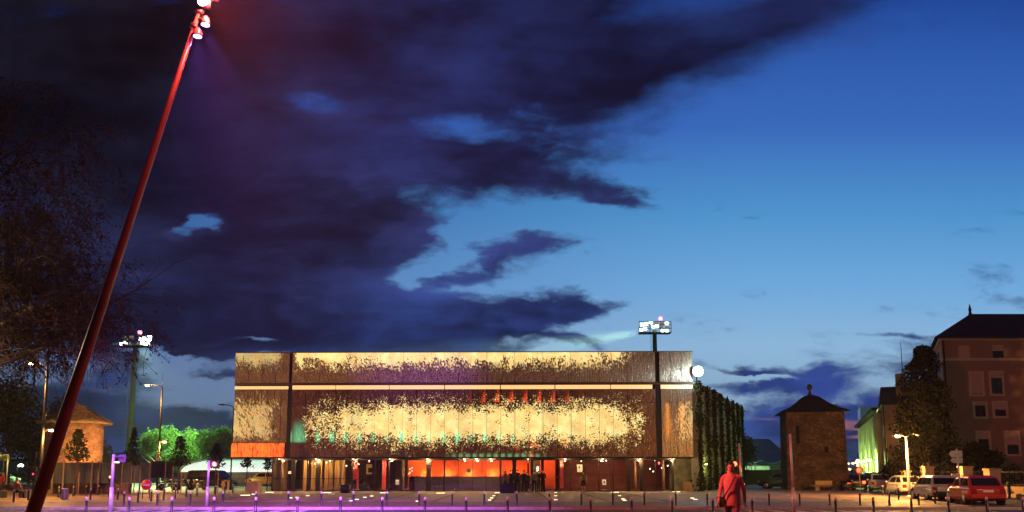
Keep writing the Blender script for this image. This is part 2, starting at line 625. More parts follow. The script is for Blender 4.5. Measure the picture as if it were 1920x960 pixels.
# hills
hm = MB()
pts = []
for i in range(90):
    a = -50 + 100 * i / 89
    z = 14 + 8 * math.sin(a * .19 + 1) + 5 * math.sin(a * .47) + random.uniform(-1.2, 1.2)
    if abs(a + 19) < 10:
        z += 5
    pts.append((a, max(z, 9)))
vs, fs = [], []
for a, z in pts:
    s_, c_ = math.sin(R(a)), math.cos(R(a))
    vs += [(400 * s_, 400 * c_, -1), (412 * s_, 412 * c_, z * .4), (450 * s_, 450 * c_, z * .25)]
for i in range(len(pts) - 1):
    for k in range(2):
        fs.append((i * 3 + k, i * 3 + 3 + k, i * 3 + 4 + k, i * 3 + 1 + k))
hm.add(vs, fs, 0, True)
struct(hm.build('hills', mat('wooded hill', (.03, .04, .035), .95, var=.3, scale=.05)))

# ------------------------------------------------------------------ theatre: backlit perforated skin, reflections painted in as emission
K = 22.5
fx = lambda px: (px - 960) / K
fz = lambda py: (HOR - py) / K + H


def skin_mat(name, mode):
    M = bpy.data.materials.new(name)
    M.use_nodes = True
    t = NT(M.node_tree)
    b = M.node_tree.nodes['Principled BSDF']
    co = t.node('ShaderNodeTexCoord').outputs['Object']
    x, y, z = t.xyz(co)
    p = t.comb(x, z, 0.0)
    q = t.v('MULTIPLY', p, {'main': (1, 1, 1), 'side': (2.4, .55, 1), 'band': (1.15, .62, 1), 'skirt': (1.6, .35, 1)}[mode])
    if mode in ('band', 'side'):   # the sheets are ribbed on the slant
        q = t.comb(t.m('ADD', t.m('MULTIPLY', x, 1.25), t.m('MULTIPLY', z, t.rng(x, -20, 0, .55, .05))), t.m('MULTIPLY', z, .62 if mode == 'band' else .5), 0.0)
    w1 = t.noise(q, 7.5, 2.5, .62)
    w2 = t.noise(q, 1.25, 2, .5)
    lf = t.node('ShaderNodeTexVoronoi')
    t.put(lf.inputs['Vector'], t.v('ADD', q, t.v('SCALE', t.noise(q, 9, 1, .5, col=True), .16)))
    lf.inputs['Scale'].default_value = 7.5
    leafy = t.rng(lf.outputs['Distance'], .1, .75, 1, 0, False)
    n = t.m('ADD', t.m('ADD', t.m('MULTIPLY', w1, .55), t.m('MULTIPLY', w2, .55)), t.m('MULTIPLY', leafy, .30))   # about .70
    mn = lambda a, c: t.m('MINIMUM', a, c)
    if mode == 'main':
        zz = t.m('ADD', z, t.m('MULTIPLY', t.m('SUBTRACT', t.noise(p, .35, 2, .5), .5), 1.6))
        d = t.rng(t.m('ABSOLUTE', t.m('SUBTRACT', zz, 5.62)), 2.75, .55, 0, .445, False)
        d = t.m('MULTIPLY', d, t.rng(x, -18.2, -16.8, 0, 1))
        d = t.m('MULTIPLY', d, t.rng(x, -16.5, -10.5, .60, 1))
        d = t.m('MULTIPLY', d, t.m('MULTIPLY', t.rng(x, 11.6, 10.6, 0, 1), t.rng(x, 9.9, 8.3, .62, 1)))
        thr = .93
    elif mode == 'side':
        d = t.m('MULTIPLY', t.rng(t.m('ABSOLUTE', t.m('SUBTRACT', z, 5.8)), 2.7, .8, 0, .34), t.m('MULTIPLY', t.rng(x, -18.9, -20.8), t.rng(x, -24, -22, .95, 1)))
        dr = t.m('MULTIPLY', t.rng(t.m('ABSOLUTE', t.m('SUBTRACT', z, 5.8)), 2.6, 1.0, 0, .29), t.rng(x, 12.8, 14.2))
        d = t.m('MAXIMUM', t.m('MULTIPLY', d, t.m('LESS_THAN', x, 0)), dr)
        thr = .93
    elif mode == 'skirt':
        d = t.rng(x, -18.6, -19.1, .1, .42)
        thr = 1.02
    else:
        edge = t.m('ADD', z, t.m('MULTIPLY', t.m('SUBTRACT', t.noise(p, .45, 2, .5), .5), 1.6))
        d = t.m('ADD', t.rng(edge, 10.0, 11.5, 0, .34, False), t.rng(z, 9.2, 10.4, -.03, .14))
        d = t.m('MULTIPLY', d, t.m('MULTIPLY', t.rng(x, 11.4, 8.6, .1, 1), t.rng(x, 8.6, 4, .82, 1)))
        d = t.m('MULTIPLY', d, t.rng(t.m('ABSOLUTE', t.m('ADD', x, 18.9)), .2, 1.0, .1, 1))
        thr = .93
    vg = t.node('ShaderNodeTexVoronoi')
    t.put(vg.inputs['Vector'], t.v('ADD', q, t.v('SCALE', w1, .3)))
    vg.inputs['Scale'].default_value = 10
    rcol = t.xyz(vg.outputs['Color'])
    dot = t.m('MULTIPLY', t.rng(vg.outputs['Distance'], .34, .22), t.m('LESS_THAN', rcol[0], t.m('MULTIPLY', d, 1.15)))
    hole = t.m('MAXIMUM', t.rng(t.m('ADD', n, d), thr - .012, thr + .022), t.m('MULTIPLY', dot, t.rng(rcol[1], 0, 1, .55, 1.0)))
    tone = t.m('ADD', t.rng(t.noise(q, 2.2, 4, .65), .34, .66, .50, 1.15), t.m('MULTIPLY', t.m('SUBTRACT', t.noise(q, 16, 2, .6), .5), .9))
    tone = t.m('ADD', t.m('MULTIPLY', tone, t.rng(d, .40, .20)), t.m('MULTIPLY', t.rng(t.noise(p, .9, 3, .6), .35, .65, .88, 1.12), t.rng(d, .20, .40)))
    wn_ = t.node('ShaderNodeTexWhiteNoise', noise_dimensions='1D')
    t.put(wn_.inputs['W'], t.m('FLOOR', t.m('DIVIDE', t.m('ADD', x, 18.6), 1.169)))
    tone = t.m('MULTIPLY', tone, t.m('ADD', .88, t.m('MULTIPLY', wn_.outputs[0], .2)))     # each glowing panel a little different
    hole = t.m('MULTIPLY', hole, tone)
    cream = srgb(255, 232, 150)
    col = t.mix(t.rng(t.noise(p, 1.1, 3, .6), .42, .62), srgb(255, 214, 128), cream)
    st = 1.0
    if mode == 'main':
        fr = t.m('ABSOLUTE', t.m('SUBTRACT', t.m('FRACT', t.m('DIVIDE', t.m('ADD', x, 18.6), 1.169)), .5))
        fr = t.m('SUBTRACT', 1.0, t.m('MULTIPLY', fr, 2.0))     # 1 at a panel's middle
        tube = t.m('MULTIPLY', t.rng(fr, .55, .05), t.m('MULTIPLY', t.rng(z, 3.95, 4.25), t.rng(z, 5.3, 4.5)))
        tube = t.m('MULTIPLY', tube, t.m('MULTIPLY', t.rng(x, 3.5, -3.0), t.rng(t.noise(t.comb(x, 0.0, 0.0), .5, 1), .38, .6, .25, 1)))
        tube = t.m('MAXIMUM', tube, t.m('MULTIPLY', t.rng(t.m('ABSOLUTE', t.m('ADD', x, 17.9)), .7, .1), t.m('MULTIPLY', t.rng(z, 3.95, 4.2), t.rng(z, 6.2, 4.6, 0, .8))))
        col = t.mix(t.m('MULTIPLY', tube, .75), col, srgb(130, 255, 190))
        redz = t.m('MULTIPLY', t.rng(z, 7.40, 7.42), t.m('MULTIPLY', t.rng(x, -4.4, -1.5), t.rng(x, 6.6, 2.5)))  # red lamp reflections along the top row, painted as emission
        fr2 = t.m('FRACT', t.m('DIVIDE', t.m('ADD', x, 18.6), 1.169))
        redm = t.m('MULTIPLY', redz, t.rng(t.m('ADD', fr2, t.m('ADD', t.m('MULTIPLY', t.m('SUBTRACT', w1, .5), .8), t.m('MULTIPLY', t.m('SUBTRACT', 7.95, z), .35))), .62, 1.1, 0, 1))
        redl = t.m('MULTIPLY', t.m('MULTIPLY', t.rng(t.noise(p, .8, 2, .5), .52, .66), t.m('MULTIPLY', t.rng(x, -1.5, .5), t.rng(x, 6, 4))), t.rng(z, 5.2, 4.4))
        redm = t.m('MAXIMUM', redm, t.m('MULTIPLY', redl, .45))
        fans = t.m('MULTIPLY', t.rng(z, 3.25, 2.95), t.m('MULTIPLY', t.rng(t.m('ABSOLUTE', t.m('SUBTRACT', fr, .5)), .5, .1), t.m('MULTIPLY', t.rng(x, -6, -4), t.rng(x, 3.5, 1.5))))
        e = t.v('SCALE', col, hole)
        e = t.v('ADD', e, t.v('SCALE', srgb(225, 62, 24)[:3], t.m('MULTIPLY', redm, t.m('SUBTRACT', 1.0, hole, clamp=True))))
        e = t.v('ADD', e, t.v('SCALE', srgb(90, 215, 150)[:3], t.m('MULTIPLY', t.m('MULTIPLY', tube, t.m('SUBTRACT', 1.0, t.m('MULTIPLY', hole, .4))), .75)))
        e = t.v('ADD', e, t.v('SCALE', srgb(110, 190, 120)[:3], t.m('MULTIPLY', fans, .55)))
        base = (.19, .11, .09)
    elif mode == 'side':
        e = t.v('SCALE', t.v('MULTIPLY', col, (.62, .56, .55)), hole)  # cream streaks: reflections in the polished side sheets, painted as emission
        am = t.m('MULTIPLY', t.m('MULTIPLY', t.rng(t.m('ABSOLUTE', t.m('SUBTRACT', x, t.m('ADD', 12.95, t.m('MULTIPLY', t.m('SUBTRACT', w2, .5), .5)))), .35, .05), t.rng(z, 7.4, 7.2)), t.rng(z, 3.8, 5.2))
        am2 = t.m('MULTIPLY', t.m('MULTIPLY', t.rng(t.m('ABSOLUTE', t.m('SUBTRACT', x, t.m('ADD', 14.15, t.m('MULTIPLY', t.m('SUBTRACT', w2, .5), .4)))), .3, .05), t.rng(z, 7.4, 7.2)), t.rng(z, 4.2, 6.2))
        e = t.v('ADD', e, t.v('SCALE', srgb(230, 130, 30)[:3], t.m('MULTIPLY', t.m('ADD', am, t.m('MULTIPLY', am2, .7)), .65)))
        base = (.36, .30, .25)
    elif mode == 'skirt':
        e = t.v('SCALE', t.mix(w2, srgb(255, 84, 30), srgb(255, 150, 40)), t.m('MULTIPLY', hole, .95))
        e = t.v('ADD', e, t.v('SCALE', srgb(235, 52, 22)[:3], t.m('MULTIPLY', t.rng(w1, .3, .7, .35, 1), t.rng(x, -18.75, -18.95))))  # red mirrored in the skirt metal, painted into its emission
        base = (.22, .1, .07)
    else:
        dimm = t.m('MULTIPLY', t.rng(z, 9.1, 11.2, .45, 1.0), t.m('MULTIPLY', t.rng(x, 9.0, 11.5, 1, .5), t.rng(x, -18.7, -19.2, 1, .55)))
        e = t.v('SCALE', col, t.m('MULTIPLY', hole, dimm))  # glow mirrored in the canopy sheets, painted as emission
        base = (.42, .345, .29)
    rip = t.noise(t.v('MULTIPLY', q, (3.2, .5, 1)), 3.0, 3, .6)
    k = t.rng(t.m('ADD', t.m('MULTIPLY', rip, .5), t.m('MULTIPLY', t.noise(q, 14, 2, .7), .6)), .38, .72, .5, 1.5)
    t.put(b.inputs['Base Color'], t.v('MULTIPLY', base, t.comb(k, k, k)))
    b.inputs['Metallic'].default_value = .6
    b.inputs['Roughness'].default_value = .33
    t.put(b.inputs['Emission Color'], e)
    b.inputs['Emission Strength'].default_value = 1.08
    bn = t.node('ShaderNodeBump')
    bn.inputs['Strength'].default_value = .9
    bn.inputs['Distance'].default_value = .05
    t.put(bn.inputs['Height'], t.m('ADD', w1, t.m('MULTIPLY', rip, 1.5)))
    t.put(b.inputs['Normal'], bn.outputs[0])
    return M


th = thing('theatre', 'long low theatre with a glowing gold leaf-pattern metal facade and red lit foyer', 'building', (0, 66.7, 0), R(-1.1))
dark = mat('dark cladding', (.02, .02, .022), .5, .2, var=.3)
frame = mat('dark bronze frame', (.028, .022, .018), .4, .5, var=.2)
x0, xL0, xL1, xM1, xR0, x1 = fx(433), fx(535), fx(542), fx(1230), fx(1240), fx(1300)
zb, zs, zm, zt, zc0, zc1, ztop = fz(857), fz(831), fz(755), fz(730), fz(722), fz(717), fz(660)
body = MB()
body.plate([(x0 + .05, .35), (x1 - .05, .35), (x1 - 1.5, 28), (x0 + .05, 28)], zb, ztop - .15)
body.build('body', dark, th)
random.seed(3)


def panels(name, xa, xb, n, za, zb_, y, m, tilt=.012, parent=th, gap=.034):
    q = MB()
    wd = (xb - xa) / n
    for i in range(n):
        a, b = xa + i * wd + gap / 2, xa + (i + 1) * wd - gap / 2
        ya, yb = y + random.uniform(-tilt, tilt), y + random.uniform(-tilt, tilt)
        yt = random.uniform(-tilt, tilt)
        vs = [(a, ya, za), (b, yb, za), (b, yb + yt, zb_), (a, ya + yt, zb_), (a, y + .1, za), (b, y + .1, za), (b, y + .1, zb_), (a, y + .1, zb_)]
        q.add(vs, [(0, 1, 2, 3), (5, 4, 7, 6), (1, 5, 6, 2), (4, 0, 3, 7), (3, 2, 6, 7), (4, 5, 1, 0)])
    return q.build(name, m, parent)


mmain, mside, mband, mskirt = skin_mat('perforated skin', 'main'), skin_mat('ribbed skin', 'side'), skin_mat('canopy skin', 'band'), skin_mat('red reflection skin', 'skirt')
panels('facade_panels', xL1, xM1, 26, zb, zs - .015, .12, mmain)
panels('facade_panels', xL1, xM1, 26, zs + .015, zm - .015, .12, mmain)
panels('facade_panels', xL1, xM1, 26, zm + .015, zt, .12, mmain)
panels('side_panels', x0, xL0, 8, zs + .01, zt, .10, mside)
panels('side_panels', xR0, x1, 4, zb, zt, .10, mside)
panels('skirt_panels', x0 - .1, xL0 - .15, 8, zb, zs - .01, .06, mskirt)
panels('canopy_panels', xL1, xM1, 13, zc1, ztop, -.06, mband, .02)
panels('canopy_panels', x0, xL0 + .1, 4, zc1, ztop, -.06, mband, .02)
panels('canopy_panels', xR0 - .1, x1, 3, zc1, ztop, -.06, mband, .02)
cp = MB().slab((x0 - .02, -.12, ztop), (x1 + .02, .6, ztop + .07))
cp.slab((x0, .02, zc0 + .02), (x1, .34, zc1 - .005))
cp.build('coping', mat('coping steel', (.12, .10, .08), .5, .5), th)
ls = MB()
seg = [542, 625, 727, 832, 938, 1041, 1146, 1225]
for a, b in zip(seg[:-1], seg[1:]):
    ls.slab((fx(a) + .04, .08, zt + .03), (fx(b) - .04, .22, zc0))
ls.slab((x0, .08, zt + .05), (xL0, .2, zc0 - .06))
ls.slab((xR0, .08, zt + .03), (x1, .2, zc0))
ls.build('light_strip', emis('warm light strip', srgb(255, 205, 130), .95), th)
MB().slab((xL0 - .02, .14, zb), (xL1 - .01, .3, ztop)).build('joint_strip', black, th)
MB().slab((xM1 + .01, .14, zb), (xR0 - .01, .3, ztop)).build('joint_strip', black, th)
MB().slab((x0 + .1, .05, zb - .1), (x1 - .05, 9, zb - .003)).build('soffit', frame, th)

# ground floor: foyer behind glass
gx0, gx1, gy = fx(505), fx(1264), .9
mul = [(505, .12), (545, .34), (572, .1), (592, .38), (622, .06), (657, .1), (700, .06), (727, .12), (750, .1), (802, .42), (832, .14), (858, .06), (885, .06), (911, .06),
       (938, .16), (964, .34), (990, .14), (1017, .22), (1042, .08), (1070, .06), (1097, .06), (1123, .06), (1150, .06), (1178, .3), (1203, .3), (1230, .06), (1262, .16)]
for px, wd in mul:
    MB().slab((fx(px) - wd / 2, gy - .06, .07), (fx(px) + wd / 2, gy + .08, zb - .26)).build('mullion', frame, th)
mm = MB()
mm.slab((gx0, gy - .07, .0), (gx1, gy + .09, .07)).slab((gx0, gy - .08, zb - .26), (gx1, gy + .09, zb - .101))
mm.slab((gx0, gy - .03, 1.02), (fx(655), gy + .05, 1.06))
mm.build('rails', frame, th)
glass_mat('foyer glass', .06)
for a, b in zip(mul[:-1], mul[1:]):
    xa, xb = fx(a[0]) + a[1] / 2, fx(b[0]) - b[1] / 2
    MB().quad((xa, gy, .07), (xb, gy, .07), (xb, gy + random.uniform(-.006, .006), zb - .26), (xa, gy, zb - .26)).build('glass_pane', MATS['foyer glass'], th)
fl = MB().slab((gx0, gy + .1, .004), (gx1, 9, .03)).build('foyer_floor', mat('foyer floor', (.10, .06, .045), .35, var=.2), th)
MB().slab((gx0, 9, 0), (gx1 + 2, 9.2, zb - .1)).build('foyer_wall', mat('foyer brown wall', (.20, .11, .06), .7, var=.3, scale=1.5, stretch=(3, 3, .3)), th)
redw = mat('foyer red wall', (.80, .13, .035), .6, var=.06)
MB().slab((fx(750), 4.6, 1.2), (fx(995), 4.8, zb - .1)).build('red_wall', redw, th)
MB().slab((fx(1013), 4.7, .1), (fx(1046), 4.8, zb - .1)).build('red_wall', redw, th)
MB().slab((fx(766), 4.0, .03), (fx(1000), 4.55, 1.22)).build('bar_counter', mat('counter front', (.10, .085, .085), .35, var=.2, stretch=(6, 1, 1)), th)
MB().slab((fx(750), 4.9, .03), (fx(752), 8.9, zb - .1)).build('foyer_wall', redw, th)
MB().slab((fx(1000), 4.9, .03), (fx(1012), 5.1, zb - .1)).build('curtain', mat('green curtain', (.22, .27, .19), .8, var=.3, scale=3, stretch=(9, 1, .3)), th)
darkred = mat('dark red wall', (.16, .035, .025), .5, var=.4, scale=.7, stretch=(.4, 1, 4))
MB().slab((fx(1052), 6.5, .03), (gx1 + .5, 6.7, zb - .1)).build('foyer_wall', darkred, th)
slat = mat('oak slats', (.50, .29, .10), .55, var=.3, scale=1.2, stretch=(9, 9, .4), bump=.2)
for px, wd in [(520, .5), (563, .4), (578, .36), (584, .5), (592, .3), (604, .34), (615, .55), (622, .6), (634, .5)]:
    MB().slab((fx(px) - wd / 2 - .4, 3.2, .03), (fx(px) + wd / 2 - .4, 3.4, zb - .1)).build('slat_panel', slat, th)
MB().slab((gx0 + .02, .95, .03), (gx0 + .1, 9, zb - .1)).build('foyer_wall', mat('dim wall', (.10, .07, .05), .7, var=.3), th)
for px, yy in [(516, 2), (628, 2), (750, 2.2), (1195, 2), (1247, 1.6)]:
    MB().lathe([(.11, .03), (.11, zb - .1)], (fx(px), yy, 0), 12).build('column', mat('column paint', (.42, .28, .18), .5, var=.1), th)
# vertical banners hanging inside with stacked white lettering marks (not legible in the photo)
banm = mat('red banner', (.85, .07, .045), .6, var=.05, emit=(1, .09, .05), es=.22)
lett = mat('banner lettering', (.9, .5, .42), .6)
for px, wd, z0, z1, sl in [(661, .50, 1.05, 2.55, .18), (717, .34, .1, 2.55, 0), (1053.5, .30, .25, 2.6, 0), (667, .16, .15, 1.9, 0)]:
    x_ = fx(px)
    b_ = MB().prism([(x_ - wd / 2, z0 - sl), (x_ + wd / 2, z0), (x_ + wd / 2, z1), (x_ - wd / 2, z1)], gy + .14, gy + .16).build('banner', banm, th)
    if wd > .2:
        q = MB()
        zz = z1 - .18
        while zz > (z0 + .1 if px == 661 else 1.2):
            q.slab((x_ - .09, gy + .125, zz - .05), (x_ + random.uniform(.02, .09), gy + .137, zz - .028))
            q.slab((x_ - .09, gy + .125, zz - .01), (x_ + random.uniform(.04, .09), gy + .137, zz + .012))
            q.slab((x_ - .09, gy + .124, zz - .06), (x_ - .062, gy + .136, zz + .08))
            zz -= .135
        q.build('banner_lettering', lett, b_)
q = MB()
for i in range(8):
    zz = 2.62 - i * .165
    q.slab((fx(903) - .06, gy + .02, zz), (fx(903) + .06, gy + .03, zz + .03)).slab((fx(903) - .06, gy + .02, zz + .06), (fx(903) + random.uniform(0, .06), gy + .03, zz + .085))
    q.slab((fx(903) + random.choice((-.06, .03)), gy + .019, zz), (fx(903) + random.choice((-.03, .06)), gy + .029, zz + .085))
q.build('window_lettering', black, th)
paper = mat('poster paper', (.72, .66, .5), .7, var=.1, emit=(1, .85, .55), es=.28)
ink = mat('poster ink', (.12, .12, .13), .7)
for px, py, wd, hh in [(743, 904, .28, .40), (1087.5, 878, .44, .62), (1133, 904, .32, .46), (539, 886, .32, .22)]:
    x_, z_ = fx(px), fz(py)
    b_ = MB().slab((x_ - wd / 2, gy - .05, z_ - hh / 2), (x_ + wd / 2, gy - .04, z_ + hh / 2)).build('poster', paper, th)
    q = MB()
    if px == 1087.5:
        q.ball((x_ - .05, gy - .055, z_ + .08), (.06, .006, .12), 8).slab((x_ - .12, gy - .056, z_ - .22), (x_ + .14, gy - .051, z_ - .19))
    elif px == 1133:
        q.slab((x_ - .06, gy - .056, z_ - .1), (x_ + .06, gy - .051, z_ + .1))
    else:
        q.slab((x_ - wd * .3, gy - .056, z_ - .04), (x_ + wd * .3, gy - .051, z_ - .02)).slab((x_ - wd * .3, gy - .056, z_ + .02), (x_ + wd * .3, gy - .051, z_ + .04))
    q.build('print', ink, b_)
q = MB().slab((fx(866), 4.5, 1.5), (fx(876), 4.58, 2.05)).build('wall_panel', mat('notice brown', (.25, .12, .05), .6), th)
MB().slab((fx(869), 4.46, 1.55), (fx(876), 4.495, 1.85)).build('screen', black, q)
MB().slab((fx(683), gy + .12, 1.42), (fx(686), gy + .15, 2.25)).slab((fx(686), gy + .12, 1.42), (fx(694), gy + .15, 1.55)).slab((fx(686), gy + .12, 1.95), (fx(694), gy + .15, 2.25)).build('counter_sign', mat('lit sign ochre', (.5, .3, .06), .5, emit=(.7, .36, .06), es=.35), th)
q = MB()
for px, zz in [(766, 1.55), (766, 1.85), (770, 1.7), (770, 1.95), (764, 1.45)]:
    q.slab((fx(px) - .05, gy + .1, zz - .07), (fx(px) + .05, gy + .12, zz + .07))
q.build('price_cards', mat('lit card', (.8, .8, .7), .5, emit=(1, .9, .6), es=.8), th)
bulb = emis('foyer bulb', (1, .85, .55), 6)
dl = [(1132, 860.5, 2), (1141, 863, 2.6), (1182, 863, 2), (1225, 860, 2.4), (1237, 863, 3), (1252, 859, 1.4), (1257, 873, 2), (1247, 877, 2.4), (1233, 884, 3.1), (1223, 879, 2), (1264, 869, 1.2),
      (606, 863, 2.4), (600, 867, 2.2), (579, 869, 2.0), (656, 872, 2.4), (664, 870, 1.9), (684, 863, 2), (640, 873, 2)]
for px, py, yy in dl:
    MB().ball((fx(px), yy, fz(py)), .055, 8).build('downlight', bulb, th)
MB().ball((fx(1242), 2.4, fz(868)), (.09, .05, .12), 8).build('exit_lamp', emis('red lamp', (1, .05, .06), 3), th)
MB().ball((fx(683), 2.1, fz(865)), (.08, .05, .08), 8).build('exit_lamp', emis('red lamp', (1, .05, .06), 3), th)
MB().ball((fx(1091), 1.3, fz(864.5)), .05, 8).build('exit_lamp', emis('green lamp', (.6, 1, .25), 4), th)
MB().slab((fx(1009) - .08, 3.4, 1.65), (fx(1009) + .08, 3.5, 2.05)).build('wall_lamp', emis('white lamp', (1, .95, .8), 4), th)
# foyer lamps: an orange trough light along the red wall's foot and ceiling spots
for px in (785, 830, 875, 920, 965):
    light('POINT', th, (fx(px), 4.15, 1.40), 95, (1, .34, .08), .08, 'trough_light')
light('POINT', th, (fx(774), 4.0, 2.45), 20, (1, .75, .2), .05, 'ceiling_spot')
for px in (560, 585, 612):
    light('POINT', th, (fx(px) - .2, 2.2, 2.45), 60, (1, .62, .2), .06, 'ceiling_spot')
light('POINT', th, (fx(690), 3.2, 2.4), 10, (1, .6, .3), .1, 'ceiling_spot')
light('POINT', th, (fx(1026), 3.4, 2.3), 85, (1, .36, .12), .1, 'ceiling_spot')
for px in (1090, 1150, 1215):
    light('POINT', th, (fx(px), 4.2, 2.3), 26, (1, .35, .2), .1, 'ceiling_spot')

MB().slab((gx1 + .05, 3.2, 0), (15.9, 3.5, zb - .1)).build('end_wall', mat('mossy render', (.22, .22, .13), .85, var=.5, scale=1.3), th)
for i, px in enumerate((520, 590, 660, 730, 800, 870, 893, 920, 990, 1060, 1130, 1200, 1262)):
    h = MB().lathe([(.09, zb - .16), (.10, zb - .101)], (fx(px), .45, 0), 12).build('soffit_lamp', darkmetal, th)
    MB().lathe([(.02, zb - .185), (.08, zb - .161)], (fx(px), .45, 0), 12).build('lens', bulb, h)
    light('POINT', h, (fx(px), .30, zb - .32), 175 if px != 990 else 25, (1, .62, .28), .06, 'soffit_light')
# ivy wing running back on the right
wa, wb = Vector((15.3, 66.4, 0)), Vector((27.3, 94.5, 0))
wd_ = (wb - wa).normalized()
wang = math.atan2(wd_.y, wd_.x)
wl = (wb - wa).length
iv = thing('planted_wall', 'dark concrete side wall receding behind the gold facade, hung with climbing plants', 'wall', wa, wang)
MB().slab((0, 0, 0), (wl, .5, 9.15)).build('panel_wall', mat('weathered panel', (.20, .205, .18), .8, var=.5, scale=.9, stretch=(2.5, 1, .25)), iv)
MB().plate([(3.5, .5), (wl, .5), (wl, 11)], 0, 9.1).build('wing_body', dark, iv)
MB().slab((0, -.05, 0), (wl, -.002, 3.3)).build('plinth', mat('mossy render', (.22, .22, .13), .85, var=.5, scale=1.3), iv)
ivym = leaf_mat('ivy leaves', (.022, .035, .012), (.05, .06, .02), .2)
o = MB().box((2.7, -.2, 2.35), (.2, .3, .12)).build('wall_lamp', darkmetal, iv)
MB().ball((2.7, -.25, 2.26), (.09, .1, .05), 8).build('lens', emis('moss lamp', (.8, 1, .3), 8), o)
light('POINT', o, (2.7, -.7, 2.2), 90, (.8, 1, .3), .08)
strips = [(1.1, 4.2), (5.2, 2.0), (8.9, 3.6), (13.0, 2.4), (17.5, 4.0), (21.6, 2.2), (25.2, 3.4), (28.9, 2.6)]
words = ['nearest the gold facade', 'second back from the gold facade', 'third back from the gold facade', 'fourth back along the side wall', 'fifth back along the side wall', 'sixth back along the side wall', 'second from the far end of the side wall', 'at the far corner of the side wall']
for i, (s_, wd) in enumerate(strips):
    t_ = thing('climbing_plant', 'dark hanging climber ' + words[i], 'plant', wa + wd_ * s_, wang, 'climbers on the side wall')
    q = MB()
    for k in range(2300):
        z_ = random.random() * 9.3
        ww = wd * (.40 + .15 * math.sin(z_ * 1.3 + i) + (.25 if z_ > 8 or z_ < 2.5 else 0))
        q.leaf((random.gauss(0, .33) * ww * (.7 + .5 * math.sin(z_ * 2.3 + i * 2)) + (random.gauss(0, .9) if k % 6 == 0 else 0), -.07 - abs(random.gauss(0, .06)), z_ * (1 - .03 * random.random())), random.uniform(.16, .34))
    q.build('foliage', ivym, t_, fix=False)
    MB().tube([(0, -.08, 0), (.1, -.09, 3), (-.1, -.09, 6), (.05, -.09, 9)], [.05, .045, .035, .02], 6).build('stem', bark, t_)

# bright floodlight on the wall's front corner
fl_ = thing('floodlight', 'dazzling white floodlight on a bracket at the top right corner of the theatre', 'floodlight', (15.35, 66.0, 9.15))
q = MB().tube([(.12, .6, -.2), (.12, .6, .55), (.12, .25, .75)], .05, 8)
q.build('bracket', darkmetal, fl_)
MB().lathe([(.16, .30), (.42, .0), (.46, -.02), (.46, .02)], (.12, .0, .75), 20, 0, 'y').build('housing', darkmetal, fl_)
MB().lathe([(.02, -.10), (.28, -.075), (.415, -.03), (.415, -.021)], (.12, 0, .75), 20, 0, 'y').build('lens', emis('floodlight lens', (.78, 1, .98), 60), fl_)
light('POINT', fl_, (.12, -.75, .75), 420, (.72, 1, .98), .12)

# ground lights let into the plaza
glw = emis('ground light lens', (1, .82, .45), 7)
ring = mat('steel ring', (.3, .3, .3), .35, .8)
GL = [(505, 923.5, 1), (613, 924, 1), (720, 924.5, 1), (826, 925, 1), (545, 934, 0), (557, 933, 0), (577, 930, 0), (697, 930.5, 0), (684, 933, 0), (669, 937, 0), (659, 939.5, 0), (783, 940.5, 0),
      (935, 924.5, 1), (926, 930, 0), (922, 934, 0), (918, 938, 0), (1042, 924, 0), (1042, 930, 0), (1042, 937.5, 0), (1153, 923.5, 1), (1162, 930, 0), (1168, 936, 0), (1171, 938.5, 0), (1268, 922.5, 1), (1298, 934.5, 0), (1304, 937, 0), (460, 929, 1), (475, 927, 0)]
for i, (px, py, long_) in enumerate(GL):
    g = G(px, py)
    w2_ = .30 if long_ else .09
    q = MB().slab((-w2_ - .03, -.15, .006), (w2_ + .03, .15, .014), 0)
    q.slab((-w2_, -.12, .016), (w2_, .12, .024), 1)
    o = q.build('ground_light', [ring, glw], None, (g.x, g.y, 0))
    o.rotation_euler.z = R({0: 0, 1: -24}[0])
    kind = 'long' if long_ else 'small round'
    tag(o, ('long warm ground light sunk in the paving just outside the glass front' if long_ else 'small warm ground light sunk in the plaza paving between glass front and bollards'), 'ground light', 'long ground lights along the glass' if long_ else 'small ground lights in the plaza')

# ------------------------------------------------------------------ leaning light mast
MY = 17.0
mb_, mt_ = P(62, 960, MY), P(379, 8, MY)
dirm = (mt_ - mb_).normalized()
base = mb_ - dirm * (mb_.z / dirm.z)
ms = thing('light_mast', 'tall leaning dark red light mast with glaring red lamps at its top', 'light mast', (base.x, MY, 0))
mastm = mat('brown red mast paint', (.20, .06, .045), .42, .25, var=.15, scale=3)
tl = mt_ - Vector((base.x, MY, 0))
tp = lambda k: tl * k
MB().tube([tp(0), tp(.45), tp(.8), tp(1.0)], [.15, .102, .064, .045], 14).build('pole', mastm, ms)
MB().lathe([(.34, 0), (.34, .03), (.24, .05)], (0, 0, 0), 18).build('base_plate', mastm, ms)


def up(name, k, n=.06):
    p = tp(k)
    MB().tube([p - dirm * .05, p + dirm * .05], .10, 12).build(name, darkmetal, ms)


